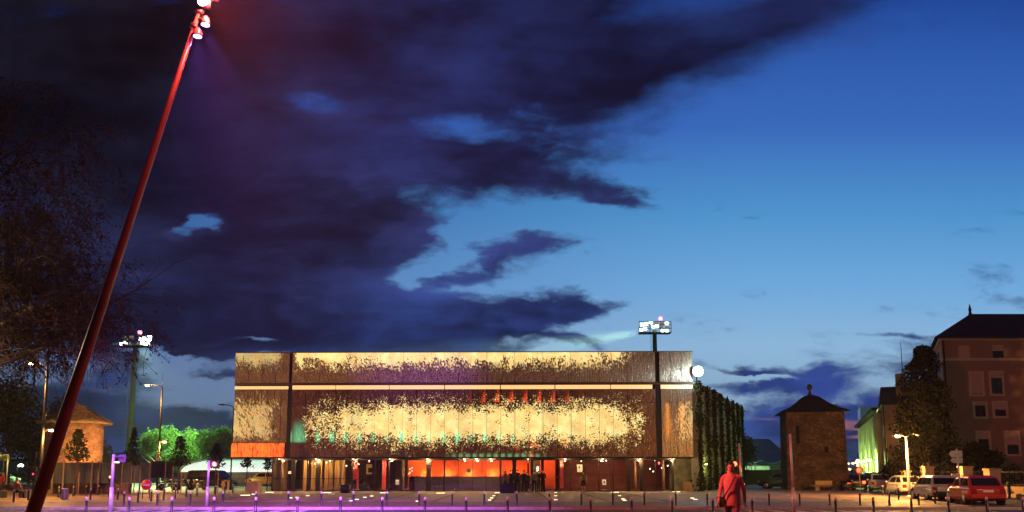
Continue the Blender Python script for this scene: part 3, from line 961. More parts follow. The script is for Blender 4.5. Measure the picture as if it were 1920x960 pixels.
up('collar', .955), up('collar', .985)
redl = emis('red lamp lens', (1, .55, .45), 60)
for off in ((.10, -.16, -.02), (.30, -.16, .17)):
    c = tp(1.0) + Vector(off)
    h = MB().lathe([(.05, .26), (.14, .06), (.15, -.02), (.14, -.03)], c, 14, 0, 'y').build('lamp_head', mastm, ms)
    MB().lathe([(.01, -.07), (.09, -.055), (.13, -.034), (.13, -.0315)], c, 14, 0, 'y').build('lens', redl, h)
MB().tube([tp(.995), tp(1.0) + Vector((.10, .02, -.02))], .03, 8).tube([tp(1.0), tp(1.0) + Vector((.3, .02, .17))], .03, 8).build('bracket', darkmetal, ms)
purl = emis('purple lamp lens', (.75, .25, 1), 12)
for k, o in ((.968, .22), (.945, .13)):
    c = tp(k) + Vector((o, -.05, -.05))
    h = MB().lathe([(.04, .12), (.085, .05), (.105, -.06), (.10, -.08)], c, 14).build('lamp_head', mastm, ms)
    MB().tube([tp(k), c + Vector((0, 0, .08))], .03, 8).build('bracket', darkmetal, h)
    MB().lathe([(.01, -.1), (.09, -.09), (.09, -.085)], c, 14).build('lens', purl, h)
pt = Vector((base.x, MY, 0)) + tl
RED = (1.0, .10, .085)
light('SPOT', ms, tl + Vector((.25, -.30, .1)), 22000, RED, .12, 'red_beam', tl + Vector((.25, -.30, .1)) + Vector((13, 3.0, -9.5)), 122, .6)
light('POINT', ms, tl + Vector((.55, -.45, -.10)), 2000, (1, .11, .10), .1, 'red_spill')
PUR = (.50, .12, 1.0)
light('SPOT', ms, tp(.945) + Vector((.16, -.08, -.2)), 80000, PUR, .1, 'purple_beam', Vector((-12.5, 33.5, 0)) - Vector((base.x, MY, 0)), 52, 1.0)
light('SPOT', ms, tp(.968) + Vector((.24, -.08, -.22)), 60000, (.55, .13, 1), .1, 'purple_beam', Vector((-6.5, 34.5, 0)) - Vector((base.x, MY, 0)), 48, 1.0)
light('SPOT', ms, tp(.955) + Vector((.3, .05, -.15)), 15000, (.55, .18, 1), .1, 'purple_beam', Vector((-8, 66, 11.2)) - Vector((base.x, MY, 0)), 16, .9)

# ------------------------------------------------------------------ bollards
bol_b = mat('bollard paint', (.018, .015, .02), .35, var=.2)
bol_t = mat('pale bollard band', (.55, .45, .42), .45, var=.1)


def bollard_proto():
    r = thing('bollard', 'x', 'bollard')
    MB().lathe([(.055, 0), (.05, .02), (.045, .55)], n=12).build('post', bol_b, r)
    MB().lathe([(.046, .551), (.046, .655), (.036, .675), (.012, .682)], n=12).build('cap', bol_t, r)
    return r


bproto = bollard_proto()
used = [0]


def bollard(px, d, label, group):
    o = bproto if used[0] == 0 else copy_tree(bproto)
    used[0] = 1
    y = 2400.0 / (d - HOR) if d > 880 else d
    p = P(px, 930, y)
    o.location = (p.x, y, 0)
    tag(o, label, 'bollard', group)
    return o


row1 = [163, 243, 323, 402, 480, 558, 639, 717, 797, 874, 952, 1031, 1107, 1184, 1260, 1336, 1410, 1566, 1637, 1708, 1778, 1849, 1917]
for i, px in enumerate(row1):
    bollard(px, 965, '%s from the left in the front row of pale-capped black bollards cut by the frame' % nth(i), 'bollards of the front row')
row2 = [233, 295, 357, 418, 480, 541, 603, 663, 725, 786, 848, 908, 969, 1030, 1090, 1149, 1208, 1267, 1326, 1442, 1499, 1555, 1612, 1667, 1722]
for i, px in enumerate(row2):
    bollard(px, 946.5, '%s from the left in the second bollard row, along the far kerb of the road' % nth(i), 'bollards along the far kerb')
row3 = [(259, 942), (284, 939), (307, 936.5), (329, 934), (349, 931.5), (369, 929.5), (404, 927), (421, 925.5), (436, 923.5)]
for i, (px, d) in enumerate(row3):
    bollard(px, d, '%s bollard counting back along the slanting row towards the dark van' % nth(i), 'bollards in the slanting row')
row4 = [(26, 940.5), (53, 937), (82, 934), (110, 932), (137, 930), (161, 928), (170, 936.5), (184, 926.5), (221, 936)]
for i, (px, d) in enumerate(row4):
    bollard(px, d, '%s from the left among the thin bollards before the grey hoarding' % nth(i), 'bollards before the hoarding')
for i, (px, d) in enumerate([(1622, 921), (1637, 921.5), (1656, 928), (1685, 936), (1753, 943.5), (1800, 941), (1826, 945), (1896, 932)]):
    bollard(px, d, '%s from the left among the bollards standing close by the parked cars' % nth(i), 'bollards by the parked cars')

# ------------------------------------------------------------------ traffic signals and slim poles
sig_red = emis('red signal lens', (1, .10, .03), 4.5)
orange = emis('orange signal lens', (1, .25, .03), 4)


def pole_at(px, y):
    p = P(px, 930, y)
    return (p.x, y, 0)


s1 = thing('traffic_signal', 'pale signal pole glowing purple with a hooded signal turned away at its top', 'traffic light', pole_at(208.6, 32.6))
MB().tube([(0, 0, 0), (0, 0, 1.0)], .082, 14).tube([(0, 0, 1.0), (.0, 0, 2.31)], .058, 14).build('pole', pale, s1)
q = MB().box((.30, .1, 2.15), (.26, .26, .3), .5)
q.box((.26, -.06, 2.2), (.30, .2, .03), .5)
q.tube([(0, 0, 2.24), (.24, .1, 2.24)], .03, 8)
q.build('signal_head', mat('signal housing', (.10, .08, .12), .45, var=.1), s1)
s2 = thing('traffic_signal', 'purple lit signal pole with a red light before the white arched hall', 'traffic light', pole_at(388.5, 38.6))
MB().tube([(0, 0, 0), (0, 0, .9)], .075, 12).tube([(0, 0, .9), (.02, 0, 2.15)], .055, 12).build('pole', pale, s2)


def signal(parent, x, z, side, r=.12):
    h = MB().box((x, .06, z), (.28, .2, .34), 0).build('signal_head', black, parent, bevel=.03)
    MB().lathe([(.01, -.075), (r * .7, -.065), (r, -.045), (r, -.041)], (x, 0, z), 14, 0, 'y').build('lens', sig_red, h)
    q = MB()
    for k in range(9):
        a = math.pi * k / 8
        q.box((x + math.cos(a) * (r + .012), -.12, z + math.sin(a) * (r + .012)), (.03, .16, .03))
    q.build('hood', black, h)
    MB().tube([(x, .06, z), (0, 0, z)], .025, 6).build('bracket', black, h)
    light('POINT', parent, (x, -.25, z), 9, (1, .08, .03), .08, 'signal_light')


signal(s2, .30, 1.98, 1)
s3 = thing('traffic_signal', 'slim tan signal pole with a red light, beside the red lit person', 'traffic light', pole_at(1391.5, 38.7))
MB().tube([(0, 0, 0), (-.02, 0, .9), (-.06, 0, 2.97)], .052, 12).build('pole', pale, s3)
signal(s3, -.32, 1.99, -1)
h = MB().box((.10, .02, 1.0), (.14, .12, .26)).build('repeater', black, s3, bevel=.02)
MB().ball((.10, -.05, 1.02), (.035, .02, .04), 8).build('lens', orange, h)
s4 = thing('slim_pole', 'bare slim pole lit pink red, before the square stone tower', 'pole', pole_at(1487.5, 31.5))
MB().tube([(0, 0, 0), (0, 0, 1.0)], .066, 14).tube([(0, 0, 1.0), (-.03, 0, 3.05)], .048, 14).build('post', pale, s4)
MB().lathe([(.05, 3.05), (.05, 3.07), (.01, 3.09)], (-.03, 0, 0), 12).build('cap', pale, s4)
s5 = thing('traffic_signal', 'small dark signal post with an orange light before the grey hoarding', 'traffic light', pole_at(205, 52))
MB().tube([(0, 0, 0), (0, 0, 1.5)], .05, 8).build('pole', darkmetal, s5)
h = MB().box((.02, 0, 1.25), (.26, .2, .5)).build('signal_head', black, s5, bevel=.03)
MB().ball((.03, -.11, 1.28), (.08, .03, .08), 10).build('lens', orange, h)
s6 = thing('traffic_signal', 'signal post with a dim red light behind the leaning mast', 'traffic light', pole_at(61, 58))
MB().tube([(0, 0, 0), (0, 0, 3.0)], .06, 8).build('pole', darkmetal, s6)
h = MB().box((0, 0, 1.5), (.34, .25, .9)).build('signal_head', black, s6, bevel=.03)
MB().ball((0, -.13, 1.45), (.08, .03, .08), 10).build('lens', mat('dim red lens', (.3, .02, .04), .4, emit=(1, .1, .2), es=1.2), h)

# ------------------------------------------------------------------ street lamps
lampglow = emis('sodium lamp lens', (1, .70, .28), 40)


def street_lamp(label, px, y, ztop, heads, r=.09, spike=0.0, group='street lamps', paint=grey, tint=SOD):
    """heads: (dx, z, power)"""
    b = pole_at(px, y)
    t_ = thing('street_lamp', label, 'street lamp', b, 0, group)
    MB().tube([(0, 0, 0), (0, 0, .5), (0, 0, ztop)], [r * 1.15, r, r * .62], 12).build('pole', paint, t_)
    MB().lathe([(r * 1.9, 0), (r * 1.9, .04), (r * 1.2, .1)], n=12).build('base', paint, t_)
    if spike:
        MB().tube([(0, 0, ztop), (0, 0, ztop + spike)], [.03, .012], 6).build('spike', paint, t_)
    for dx, z, pw in heads:
        s_ = 1 if dx > 0 else -1
        MB().tube([(0, 0, z - .22), (dx * .25, 0, z - .06), (dx * .75, 0, z + .04), (dx, 0, z + .03)], .035, 8).build('arm', darkmetal, t_)
        h = MB().add([(dx + s_ * q * .32, j * .13, z + (.10 if k else -.02) * (1 - .4 * abs(q))) for q in (-1, 0, 1) for j in (-1, 1) for k in (0, 1)],
                     [(0, 1, 3, 2), (8, 10, 11, 9), (0, 4, 5, 1), (4, 8, 9, 5), (2, 3, 7, 6), (6, 7, 11, 10), (1, 5, 7, 3), (5, 9, 11, 7), (0, 2, 6, 4), (4, 6, 10, 8)]).build('lamp_head', darkmetal, t_, bevel=.02)
        if pw:
            MB().ball((dx, -.02, z - .05), (.17, .12, .075), 12).build('lens', lampglow, h)
            light('POINT', t_, (dx, -.1, z - .28), pw, tint, .12)
        else:
            MB().ball((dx, -.02, z - .04), (.17, .12, .06), 12).build('lens', mat('unlit lens', (.3, .28, .25), .2), h)
    return t_


k_ = lambda py, y: (HOR - py) / F * y + H
street_lamp('tall street lamp behind the leaning mast, short lit arm at half height', 72, 50, k_(655, 50), [(-1.05, k_(680, 50), 1800), (.55, k_(806, 50), 1500)], .12, paint=darkmetal)
t_ = street_lamp('tall street lamp with a spike and two lit arms left of the theatre', 293.5, 72, k_(727, 72), [(-1.35, k_(727, 72) + .25, 2600), (.46, k_(828, 72), 2200)], .10, k_(698, 72) - k_(727, 72), paint=darkmetal)
q = MB().box((-.02, -.13, k_(858, 72)), (.32, .02, .62))
q.build('parking_sign', white, t_)
MB().box((-.02, -.145, k_(856, 72)), (.05, .006, .34)).box((.05, -.145, k_(854, 72) + .04), (.12, .006, .05)).box((.05, -.145, k_(854, 72) - .10), (.12, .006, .05)).box((.11, -.145, k_(854, 72) - .03), (.05, .006, .14)).build('letter', black, t_)
street_lamp('unlit dark street lamp whose arm reaches left beside the theatre', 431, 72, k_(766, 72), [(-1.05, k_(760, 72), 0)], .07, paint=darkmetal)
street_lamp('added street lamp out of view on the near pavement to the left', -420, 26, 6.5, [(1.2, 6.6, 3000)], .1, tint=(1, .72, .42))  # unseen lamp, added to light the plaza and the facade
street_lamp('added street lamp out of view on the near pavement to the right', 2340, 27, 6.5, [(-1.2, 6.6, 1900)], .1, tint=(1, .72, .42))  # second unseen lamp, added to light the right side
street_lamp('street lamp with a glaring sodium lamp between the pale parked cars', 1705.5, 52, k_(820, 52), [(-.55, k_(817, 52), 5200), (.75, k_(815, 52), 0)], .10, paint=pale)
for i, (px, y, zpy, lab) in enumerate([(28, 95, 872, 'small round park lamp glowing pale under the dark trees'), (153, 105, 0, None)]):
    if lab:
        t_ = thing('park_lamp', lab, 'street lamp', pole_at(px, y))
        MB().tube([(0, 0, 0), (0, 0, k_(874, y))], .05, 8).tube([(0, 0, k_(874, y)), (.4, 0, k_(872, y) + .1)], .03, 6).build('pole', darkmetal, t_)
        MB().ball((.42, 0, k_(873, y)), (.3, .3, .18), 10).build('lens', emis('pale lamp', (1, .95, .7), 14), t_)
t_ = thing('site_light', 'small glaring work light just behind the hoarding by the round tower', 'work light', pole_at(216, 71))
MB().tube([(0, 0, 0), (0, 0, k_(868, 69))], .05, 8).build('pole', darkmetal, t_)
MB().box((0, 0, k_(866, 69)), (.5, .25, .3)).build('housing', darkmetal, t_, bevel=.02)
MB().box((0, -.14, k_(867.5, 69)), (.42, .03, .2)).build('lens', emis('work light lens', (1, 1, .75), 14), t_)
light('SPOT', t_, (0, .3, k_(866, 69) + .2), 6500, (1, .50, .17), .15, 'work_beam', (-3.6, 5, 5.4), 95, .5)
for i, (px, zpy, y) in enumerate([(1602, 869, 330), (1593, 869.5, 350), (1612, 873, 260), (1612, 864, 230), (1595, 880, 330)]):
    t_ = thing('street_lamp', ['far street lamp tallest of the dots beyond the stone tower', 'far street lamp leftmost of the dots beyond the stone tower', 'far street lamp lower of the pair near the green lit building', 'far street lamp upper of the pair near the green lit building', 'far street lamp lowest of the dots beyond the stone tower'][i], 'street lamp', pole_at(px, y), 0, 'far street lamps')
    z = k_(zpy, y)
    MB().tube([(.4, 0, -.1), (.4, 0, z), (0, 0, z + .1)], .09, 6).build('pole', pale, t_)
    MB().ball((0, -.2, z), (.75, .5, .45), 8).build('lens', emis('far lamp', (1, .6, .3), 3), t_)

# stadium masts
frost = emis('stadium lamp lens', (.85, 1, .97), 9)


def stadium_mast(label, px, y, ytop, ypx, wpx, lit):
    t_ = thing('stadium_mast', label, 'floodlight mast', pole_at(px, y), 0, 'stadium floodlight masts')
    z0, z1, wd = k_(ytop, y), k_(ypx, y), wpx / F * y
    MB().tube([(0, 0, -.1), (0, 0, z0 * .5), (0, 0, z0 + .6)], [.62, .5, .36], 14).build('pole', mat('green grey mast', (.20, .27, .19), .5, .2, var=.2), t_)
    q = MB()
    for k in range(26):
        z = 1.5 + k * (z0 - 2) / 25
        q.box((-.72, -.1, z), (.2, .05, .05)).box((-.62, .0, z + .3), (.1, .04, .04))
    q.tube([(-.8, -.1, 1), (-.66, -.1, z0)], .035, 5)
    q.build('ladder', grey, t_)
    q = MB().slab((-wd / 2, -.9, z0), (wd / 2, .9, z0 + .16))
    for x in (-.5, -.17, .17, .5):
        q.slab((x * wd - .05, -.85, z0 + .16), (x * wd + .05, -.75, z1))
    for z in (.4, .75, 1):
        zz = z0 + (z1 - z0) * z
        q.slab((-wd / 2, -.84, zz - .05), (wd / 2, -.76, zz + .05))
    q.build('platform', mat('mast steel', (.10, .12, .10), .5, .4), t_)
    hh = z1 - z0
    for i, (xx, zz, on) in enumerate(lit):
        c = (xx * wd / 2, -.55, z0 + zz * hh)
        h = MB().box((c[0], c[1] + .25, c[2]), (.72, .3, .62)).build('floodlight', mat('lamp housing', (.45, .47, .45), .4, .4), t_, bevel=.05)
        MB().box((c[0], c[1] + .06, c[2]), (.6, .05, .5)).build('lens', frost if on == 1 else (emis('glaring lens', (.9, 1, 1), 45) if on == 2 else mat('dim lens', (.5, .5, .45), .3, emit=(.6, .7, .5), es=.25)), h)
    MB().ball((.18 * wd, -.6, z1 + .55), .34, 10).build('warning_lamp', emis('red warning lamp', (1, .10, .14), 9), t_)
    MB().tube([(.18 * wd, -.6, z1), (.18 * wd, -.6, z1 + .4)], .06, 6).build('stem', black, t_)
    return t_


m1 = stadium_mast('distant stadium mast on the left with a dazzling corner floodlight and red beacon', 238, 130, 650, 629, 56, [(-.85, .25, 1), (-.6, .35, 1), (-.35, .3, 0), (-.6, .8, 0), (-.25, .85, 0), (.3, .3, 0), (.55, .35, 1), (.75, .3, 1), (.4, .7, 1), (.65, .75, 1), (.9, .2, 1), (1.0, .85, 2), (.98, .5, 2)])
m2 = stadium_mast('stadium mast with a wide lit lamp rack rising behind the theatre roof', 1234, 140, 624, 602, 60, [(-.88, .3, 1), (-.62, .4, 1), (-.82, .75, 1), (-.55, .8, 1), (-.25, .9, 1), (-.1, .55, 1), (.12, .6, 1), (.12, .9, 0), (.4, .5, 0), (.55, .85, 0), (.75, .85, 1), (.45, .2, 1), (.75, .2, 1), (.8, .5, 0)])
GRN = (.55, 1.0, .40)
light('SPOT', m1, (2.4, -2.6, 21.5), 170000, GRN, .6, 'flood_beam', (15, -20, 7), 42, .7)
light('SPOT', m2, (-3.0, -1.5, 26), 5000000, GRN, .6, 'flood_beam', (-80, -28, 8), 17, .8)

# ------------------------------------------------------------------ stone towers
sq = thing('stone_tower', 'square dark stone tower with a bell-curved slate roof and ball finial', 'tower', tuple(P(1527, 930, 76)), R(-12))
sq.location.z = 0
sq.scale = (.84, .84, 1)
hw, hb, he = 3.0, 3.2, k_(770, 73)
stone_d = stone_mat('dark rubble stone', (.20, .105, .065), (.085, .045, .03), (.07, .05, .04))
vs = []
for z, h_ in ((-.05, hb), (2.5, hw + .1), (he + .1, hw)):
    vs += [(-h_, -h_, z), (h_, -h_, z), (h_, h_, z), (-h_, h_, z)]
MB().add(vs, [(i * 4 + k, i * 4 + (k + 1) % 4, i * 4 + 4 + (k + 1) % 4, i * 4 + 4 + k) for i in range(2) for k in range(4)] + [(8, 9, 10, 11)]).build('wall', stone_d, sq)
zr = k_(737, 74)
rh = zr - he
vs, prof = [], [(3.62, -.10), (3.45, .05), (2.55, .36), (1.7, .85), (.9, 1.45), (.22, rh)]
for r_, z in prof:
    vs += [(-r_, -r_, he + z), (r_, -r_, he + z), (r_, r_, he + z), (-r_, r_, he + z)]
n = len(prof)
rf = MB().add(vs, [(i * 4 + k, i * 4 + (k + 1) % 4, i * 4 + 4 + (k + 1) % 4, i * 4 + 4 + k) for i in range(n - 1) for k in range(4)] + [(3, 2, 1, 0), tuple(4 * (n - 1) + k for k in range(4))]).build('roof', slate, sq)
MB().lathe([(.24, he + rh - .05), (.14, he + rh + .25), (.10, he + rh + .45), (.22, he + rh + .5), (.30, he + rh + .72), (.24, he + rh + .95), (.05, he + rh + 1.05)], n=14).build('finial', stone_d, rf)
MB().box((-1.9, -hw - .06, 5.0), (.35, .12, 1.6)).build('window_slit', mat('dark opening', (.008, .008, .01), .9), sq)
MB().box((1.0, -hw - .1, 3.6), (.4, .1, .5)).build('window_slit', mat('dark opening', (.008, .008, .01), .9), sq)
q = MB()
for k in range(90):
    q.leaf((2.3 + random.gauss(0, .2), -2.6 + random.gauss(0, .2), he + .22 + abs(random.gauss(0, .22))), .14)
tuft = q.build('tuft', leaf_mat('tuft leaves', (.02, .03, .012), (.03, .04, .02)), None, tuple(sq.location), fix=False)
tuft.scale, tuft.rotation_euler = sq.scale, sq.rotation_euler
tag(tuft, 'little plant tuft growing from the edge of the square tower roof', 'plant')

rt = thing('stone_tower', 'round brown stone tower with a low conical tiled roof behind grey hoarding', 'tower', tuple(P(132, 930, 77)))
rt.scale = (.87, .87, 1)
rt.location.z = 0
re_ = k_(792, 75)
stone_o = stone_mat('orange rubble stone', (.42, .22, .11), (.20, .10, .055), (.26, .17, .11), 2.6)
MB().lathe([(3.05, -.05), (2.95, 1.5), (2.88, re_ + .1)], n=36).build('wall', stone_o, rt)
til = mat('stone tile roof', (.22, .16, .10), .8, var=.5, scale=4.5, bump=1.0, stretch=(1, 1, 5))
vs = []
rf = MB().lathe([(3.35, re_ - .06), (3.72, re_ - .10), (3.68, re_ + .03), (2.9, re_ + .42), (1.9, re_ + .95), (.9, re_ + 1.55), (.05, re_ + 2.05)], n=40).build('roof', til, rt)
q = MB()   # individual rough roof stones, courses up the cone
for i in range(11):
    rr = 3.65 - i * .31
    zz = re_ + .06 + (3.68 - rr) * .545
    nn = int(rr * 2 * math.pi / .34)
    for k in range(nn):
        a = 2 * math.pi * (k + random.uniform(-.2, .2)) / nn
        q.box((rr * math.cos(a), rr * math.sin(a), zz + random.uniform(0, .04)), (.36, random.uniform(.24, .33), .035), a)
q.build('roof_tiles', til, rf)

# ------------------------------------------------------------------ hoarding of grey sheets
hmat = mat('corrugated hoarding', (.17, .185, .20), .55, .35, var=.25, scale=2, stretch=(3, 1, .5))
ho = thing('hoarding', 'long hoarding of grey corrugated sheets on slim posts before the round tower', 'fence', pole_at(92, 58))
bx = ho.location.x
xs = [92, 118, 141, 164, 186, 206, 227, 245, 262, 279]
hp = lambda px, y: P(px, 930, y).x - bx
run = [(92, 56), (125, 57), (160, 58), (205, 60), (228, 61), (262, 63), (280, 64)]
for (a, ya), (b, yb) in zip(run[:-1], run[1:]):
    q = MB()
    n = 26
    z0, z1 = k_(905.5, ya) - .02, k_(867.5, ya)
    vs = []
    for k in range(n + 1):
        f = k / n
        vs += [(hp(a, ya) * (1 - f) + hp(b, yb) * f, (ya * (1 - f) + yb * f) - 58 + (.035 if k % 2 else -.035), z) for z in (z0, z1)]
    q.add(vs, [(2 * k, 2 * k + 2, 2 * k + 3, 2 * k + 1) for k in range(n)])
    o = q.build('sheet', hmat, ho, fix=False)
    sd = o.modifiers.new('thick', 'SOLIDIFY')
    sd.thickness = .015
posts = [(98, 56), (118, 56.6), (143, 57.3), (171, 58.2), (184, 58.8), (207, 60), (228, 61), (246, 62), (262, 63), (280, 64)]
for px, y in posts:
    MB().box((hp(px, y), y - 58 - .12, 1.2), (.09, .09, 2.4)).build('post', mat('weathered post', (.30, .22, .15), .7, var=.3), ho)
hb2 = thing('hoarding', 'taller darker hoarding sheets at the right end before the green trees', 'fence', pole_at(300, 66))
bx = hb2.location.x
for a, b in ((281, 296), (296, 309), (309, 323)):
    q = MB()
    vs = []
    for k in range(17):
        f = k / 16
        vs += [(hp(a + (b - a) * f - .25 * (k == 16), 66), (.03 if k % 2 else -.03), z) for z in (k_(896, 66), k_(865, 66))]
    q.add(vs, [(2 * k, 2 * k + 2, 2 * k + 3, 2 * k + 1) for k in range(16)])
    o = q.build('sheet', mat('dark hoarding', (.10, .11, .12), .55, .35, var=.25, scale=2), hb2, fix=False)
    o.modifiers.new('thick', 'SOLIDIFY').thickness = .015
for px in (281, 309, 323):
    MB().box((hp(px, 66), -.1, 1.25), (.09, .09, 2.5)).build('post', mat('weathered post', (.30, .22, .15), .7, var=.3), hb2)
lw = thing('low_wall', 'low rough stone wall under the hoarding', 'wall', pole_at(140, 60))
bx = lw.location.x
MB().slab((hp(95, 60), 0, 0), (hp(240, 60), .4, .78)).build('wall', stone_mat('low wall stone', (.30, .17, .10), (.15, .09, .06), (.12, .08, .06), 3.2), lw)

# ------------------------------------------------------------------ white arched hall
ah = thing('arched_hall', 'low glowing white barrel-vaulted hall behind the parked cars', 'hall', (0, 0, 0))
y0 = 92.0
xa, xb = P(338, 885, y0).x, P(520, 885, y0).x
zA, zB = k_(885, y0), k_(861.5, y0 + 5)
vs, n = [], 14
def hall_pt(f, k):
    # left end is a quarter dome, so the vault's end leans back as in the photo
    a = math.pi * .5 * k / n
    xo = xa + (xb - xa) * f
    inset = max(0.0, 1 - f * 5.2)
    return (xo + inset * (0) + (1 - math.cos(a)) * 3.1, y0 + (1 - math.cos(a)) * 5.5, zA + math.sin(a) * (zB - zA))
nf = 40
for i in range(nf + 1):
    for k in range(n + 1):
        vs.append(hall_pt(i / nf, k))
m_ = MB().add(vs, [(i * (n + 1) + k, (i + 1) * (n + 1) + k, (i + 1) * (n + 1) + k + 1, i * (n + 1) + k + 1) for i in range(nf) for k in range(n)], 0, True)
m_.build('vault', mat('glowing translucent vault', (.7, .8, .74), .5, emit=srgb(228, 252, 236), es=1.05), ah, fix=False)
for i in range(0, 25):
    f = i / 24
    pts = [Vector(hall_pt(f, k)) + Vector((0, -.06, .05)) for k in range(n + 1)]
    MB().tube(pts, .028 if i else .14, 5).build('rib', mat('vault rib', (.26, .34, .3), .6), ah)
MB().slab((xa + .3, y0 + .3, 0), (xb, y0 + 8, zA - .15)).build('wall', mat('hall wall', (.18, .13, .09), .8, var=.4), ah)
MB().slab((xa - .1, y0 - .12, zA - .14), (xb, y0 + .25, zA + .02)).build('eaves', mat('eave green', (.2, .26, .22), .6), ah)
light('POINT', ah, ((xa + xb) / 2, y0 - 2.5, zA + .3), 150, (.8, 1, .8), .4)

# ------------------------------------------------------------------ trees
def crown(m, c, r, n, size, lobes=9, seed=0, hollow=.45):
    rnd = random.Random(seed)
    ls_ = []
    for i in range(lobes):
        a, e = rnd.uniform(0, 6.283), rnd.uniform(-.5, 1.2)
        k = rnd.uniform(.35, .72)
        ls_.append((Vector((c[0] + r[0] * k * math.cos(a) * math.cos(e), c[1] + r[1] * k * math.sin(a) * math.cos(e), c[2] + r[2] * k * math.sin(e))), rnd.uniform(.32, .55)))
    st_ = random.getstate()
    random.seed(seed)
    for i in range(n):
        lc, lr = ls_[i % lobes]
        while True:
            d = Vector((rnd.uniform(-1, 1), rnd.uniform(-1, 1), rnd.uniform(-1, 1)))
            if hollow < d.length < 1:
                break
        if rnd.random() < .12:
            d *= 1.22
        m.leaf(lc + Vector((d.x * r[0] * lr, d.y * r[1] * lr, d.z * r[2] * lr)), size * rnd.uniform(.7, 1.3))
    random.setstate(st_)
    return m


def tree(name, label, px, y, z0, z1, rx, n, size, lm, seed, group=None, trunk_r=.2, lobes=9, cat='tree'):
    t_ = thing(name, label, cat, pole_at(px, y), 0, group)
    c = (0, 0, (z0 + z1) / 2)
    crown(MB(), c, (rx, rx, (z1 - z0) / 2), n, size, lobes, seed).build('crown', lm, t_, fix=False)
    q = MB().tube([(0, 0, -.1), (.03, 0, z0), (0, .05, c[2]), (.02, 0, z1 * .92)], [trunk_r, trunk_r * .8, trunk_r * .5, trunk_r * .12], 8)
    rnd = random.Random(seed + 5)
    for k in range(7):
        zz = z0 + (c[2] - z0) * rnd.random() * 1.2
        a = rnd.random() * 6.283
        q.tube([(0, 0, zz), (rx * .4 * math.cos(a), rx * .4 * math.sin(a), zz + (z1 - z0) * .15), (rx * .75 * math.cos(a), rx * .75 * math.sin(a), zz + (z1 - z0) * .28)], [trunk_r * .4, trunk_r * .25, .02], 6)
    q.build('trunk', bark, t_)
    return t_


glf = leaf_mat('fresh green leaves', (.06, .12, .025), (.11, .19, .045), .4)
dlf = leaf_mat('dark leaves', (.022, .034, .014), (.045, .06, .02), .25)
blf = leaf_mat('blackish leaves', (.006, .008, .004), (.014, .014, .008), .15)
olf = leaf_mat('olive leaves', (.05, .065, .022), (.09, .10, .035), .35)
tree('broadleaf_tree', 'round green floodlit tree behind the two-armed street lamp', 297, 112, .5, k_(797, 112), 3.6, 5200, .32, glf, 11, 'floodlit green trees')
tree('broadleaf_tree', 'broad bright green floodlit tree beside the left end of the theatre', 402, 108, .8, k_(790, 108), 3.5, 6000, .32, glf, 12, 'floodlit green trees', lobes=11)
tree('broadleaf_tree', 'darker green tree filling between the two floodlit round trees', 350, 118, .5, k_(803, 118), 3.4, 4200, .32, glf, 13, 'floodlit green trees')
tree('broadleaf_tree', 'green floodlit bush low behind the hoarding end', 335, 100, .2, k_(850, 100), 2.2, 2200, .28, glf, 14, 'floodlit green trees')
tree('broadleaf_tree', 'dark olive tree at the left edge lit by street lamps', 10, 82, 1.8, k_(705, 82), 4.6, 6500, .32, olf, 15, 'dark trees on the left', .3, 12)
tree('broadleaf_tree', 'small grey-green tree showing above the round tower roof', 100, 96, 3, k_(738, 96), 3.4, 3000, .34, olf, 16, 'dark trees on the left', .25)
tree('broadleaf_tree', 'pale leafed tree peeping out right of the round tower', 183, 88, 1, k_(808, 88), 1.25, 900, .26, olf, 17, 'dark trees on the left', .15, 6)
tree('broadleaf_tree', 'low dark tree under the olive tree near the park lamp', 52, 92, .6, k_(805, 92), 3.6, 4200, .32, dlf, 18, 'dark trees on the left', .2)
ylf = leaf_mat('yellow lit leaves', (.32, .34, .05), (.42, .40, .06), .4)
t_ = tree('broadleaf_tree', 'small lamp-lit yellow foliage at the left picture edge', 2, 70, k_(868, 70), k_(851, 70), .55, 420, .16, ylf, 19, None, .05, 5)
light('POINT', t_, (-.3, -1.0, k_(856, 70)), 130, (1, .9, .25), .1)
t_ = thing('slim_pole', 'slim pale post beside the yellow lit foliage', 'pole', pole_at(10, 70))
MB().tube([(0, 0, 0), (0, 0, k_(853, 70))], .06, 8).build('post', pale, t_)
MB().tube([(0, 0, k_(853, 70)), (-.4, 0, k_(853, 70))], .05, 6).build('arm', pale, t_)


def young(label, px, y, z0py, z1py, rpx, seed, n=700):
    z0, z1, r = k_(z0py, y), k_(z1py, y), rpx / F * y
    t_ = thing('young_tree', label, 'tree', pole_at(px, y), 0, 'young street trees')
    q = MB()
    rnd = random.Random(seed)
    for i in range(n):
        f = rnd.random()
        a = rnd.random() * 6.283
        rr = r * math.sqrt(rnd.random()) * (.25 + 1.1 * math.sin(math.pi * min(1, f * .75 + .25)) * (1 - .55 * f)) * (1 + .3 * math.sin(a * 3 + f * 9))
        q.leaf((rr * math.cos(a), rr * math.sin(a), z0 + (z1 - z0) * f), rnd.uniform(.13, .26))
    q.build('crown', dlf, t_, fix=False)
    MB().tube([(0, 0, -.05), (.02, 0, z0), (0, 0, z1 * .96)], [.05, .04, .012], 7).build('trunk', bark, t_)
    MB().box((.22, 0, .8), (.06, .06, 1.6)).build('stake', wood, t_)
    return t_


young('slender dark young tree before the stadium mast', 245, 62, 872, 803, 10, 1)
young('dark pointed young tree at the right end of the hoarding', 333, 60, 873, 819, 15, 2)
young('dark young tree above the red signal light', 402, 60, 878, 832, 13, 3)
young('small young tree before the glowing arched hall', 461, 66, 876, 858, 9, 4, 320)
young('young tree at the left edge of the glass front', 500, 69, 880, 852, 7, 5, 320)
young('leafy green young tree before the round tower', 140, 56, 864, 806, 17, 6, 900)

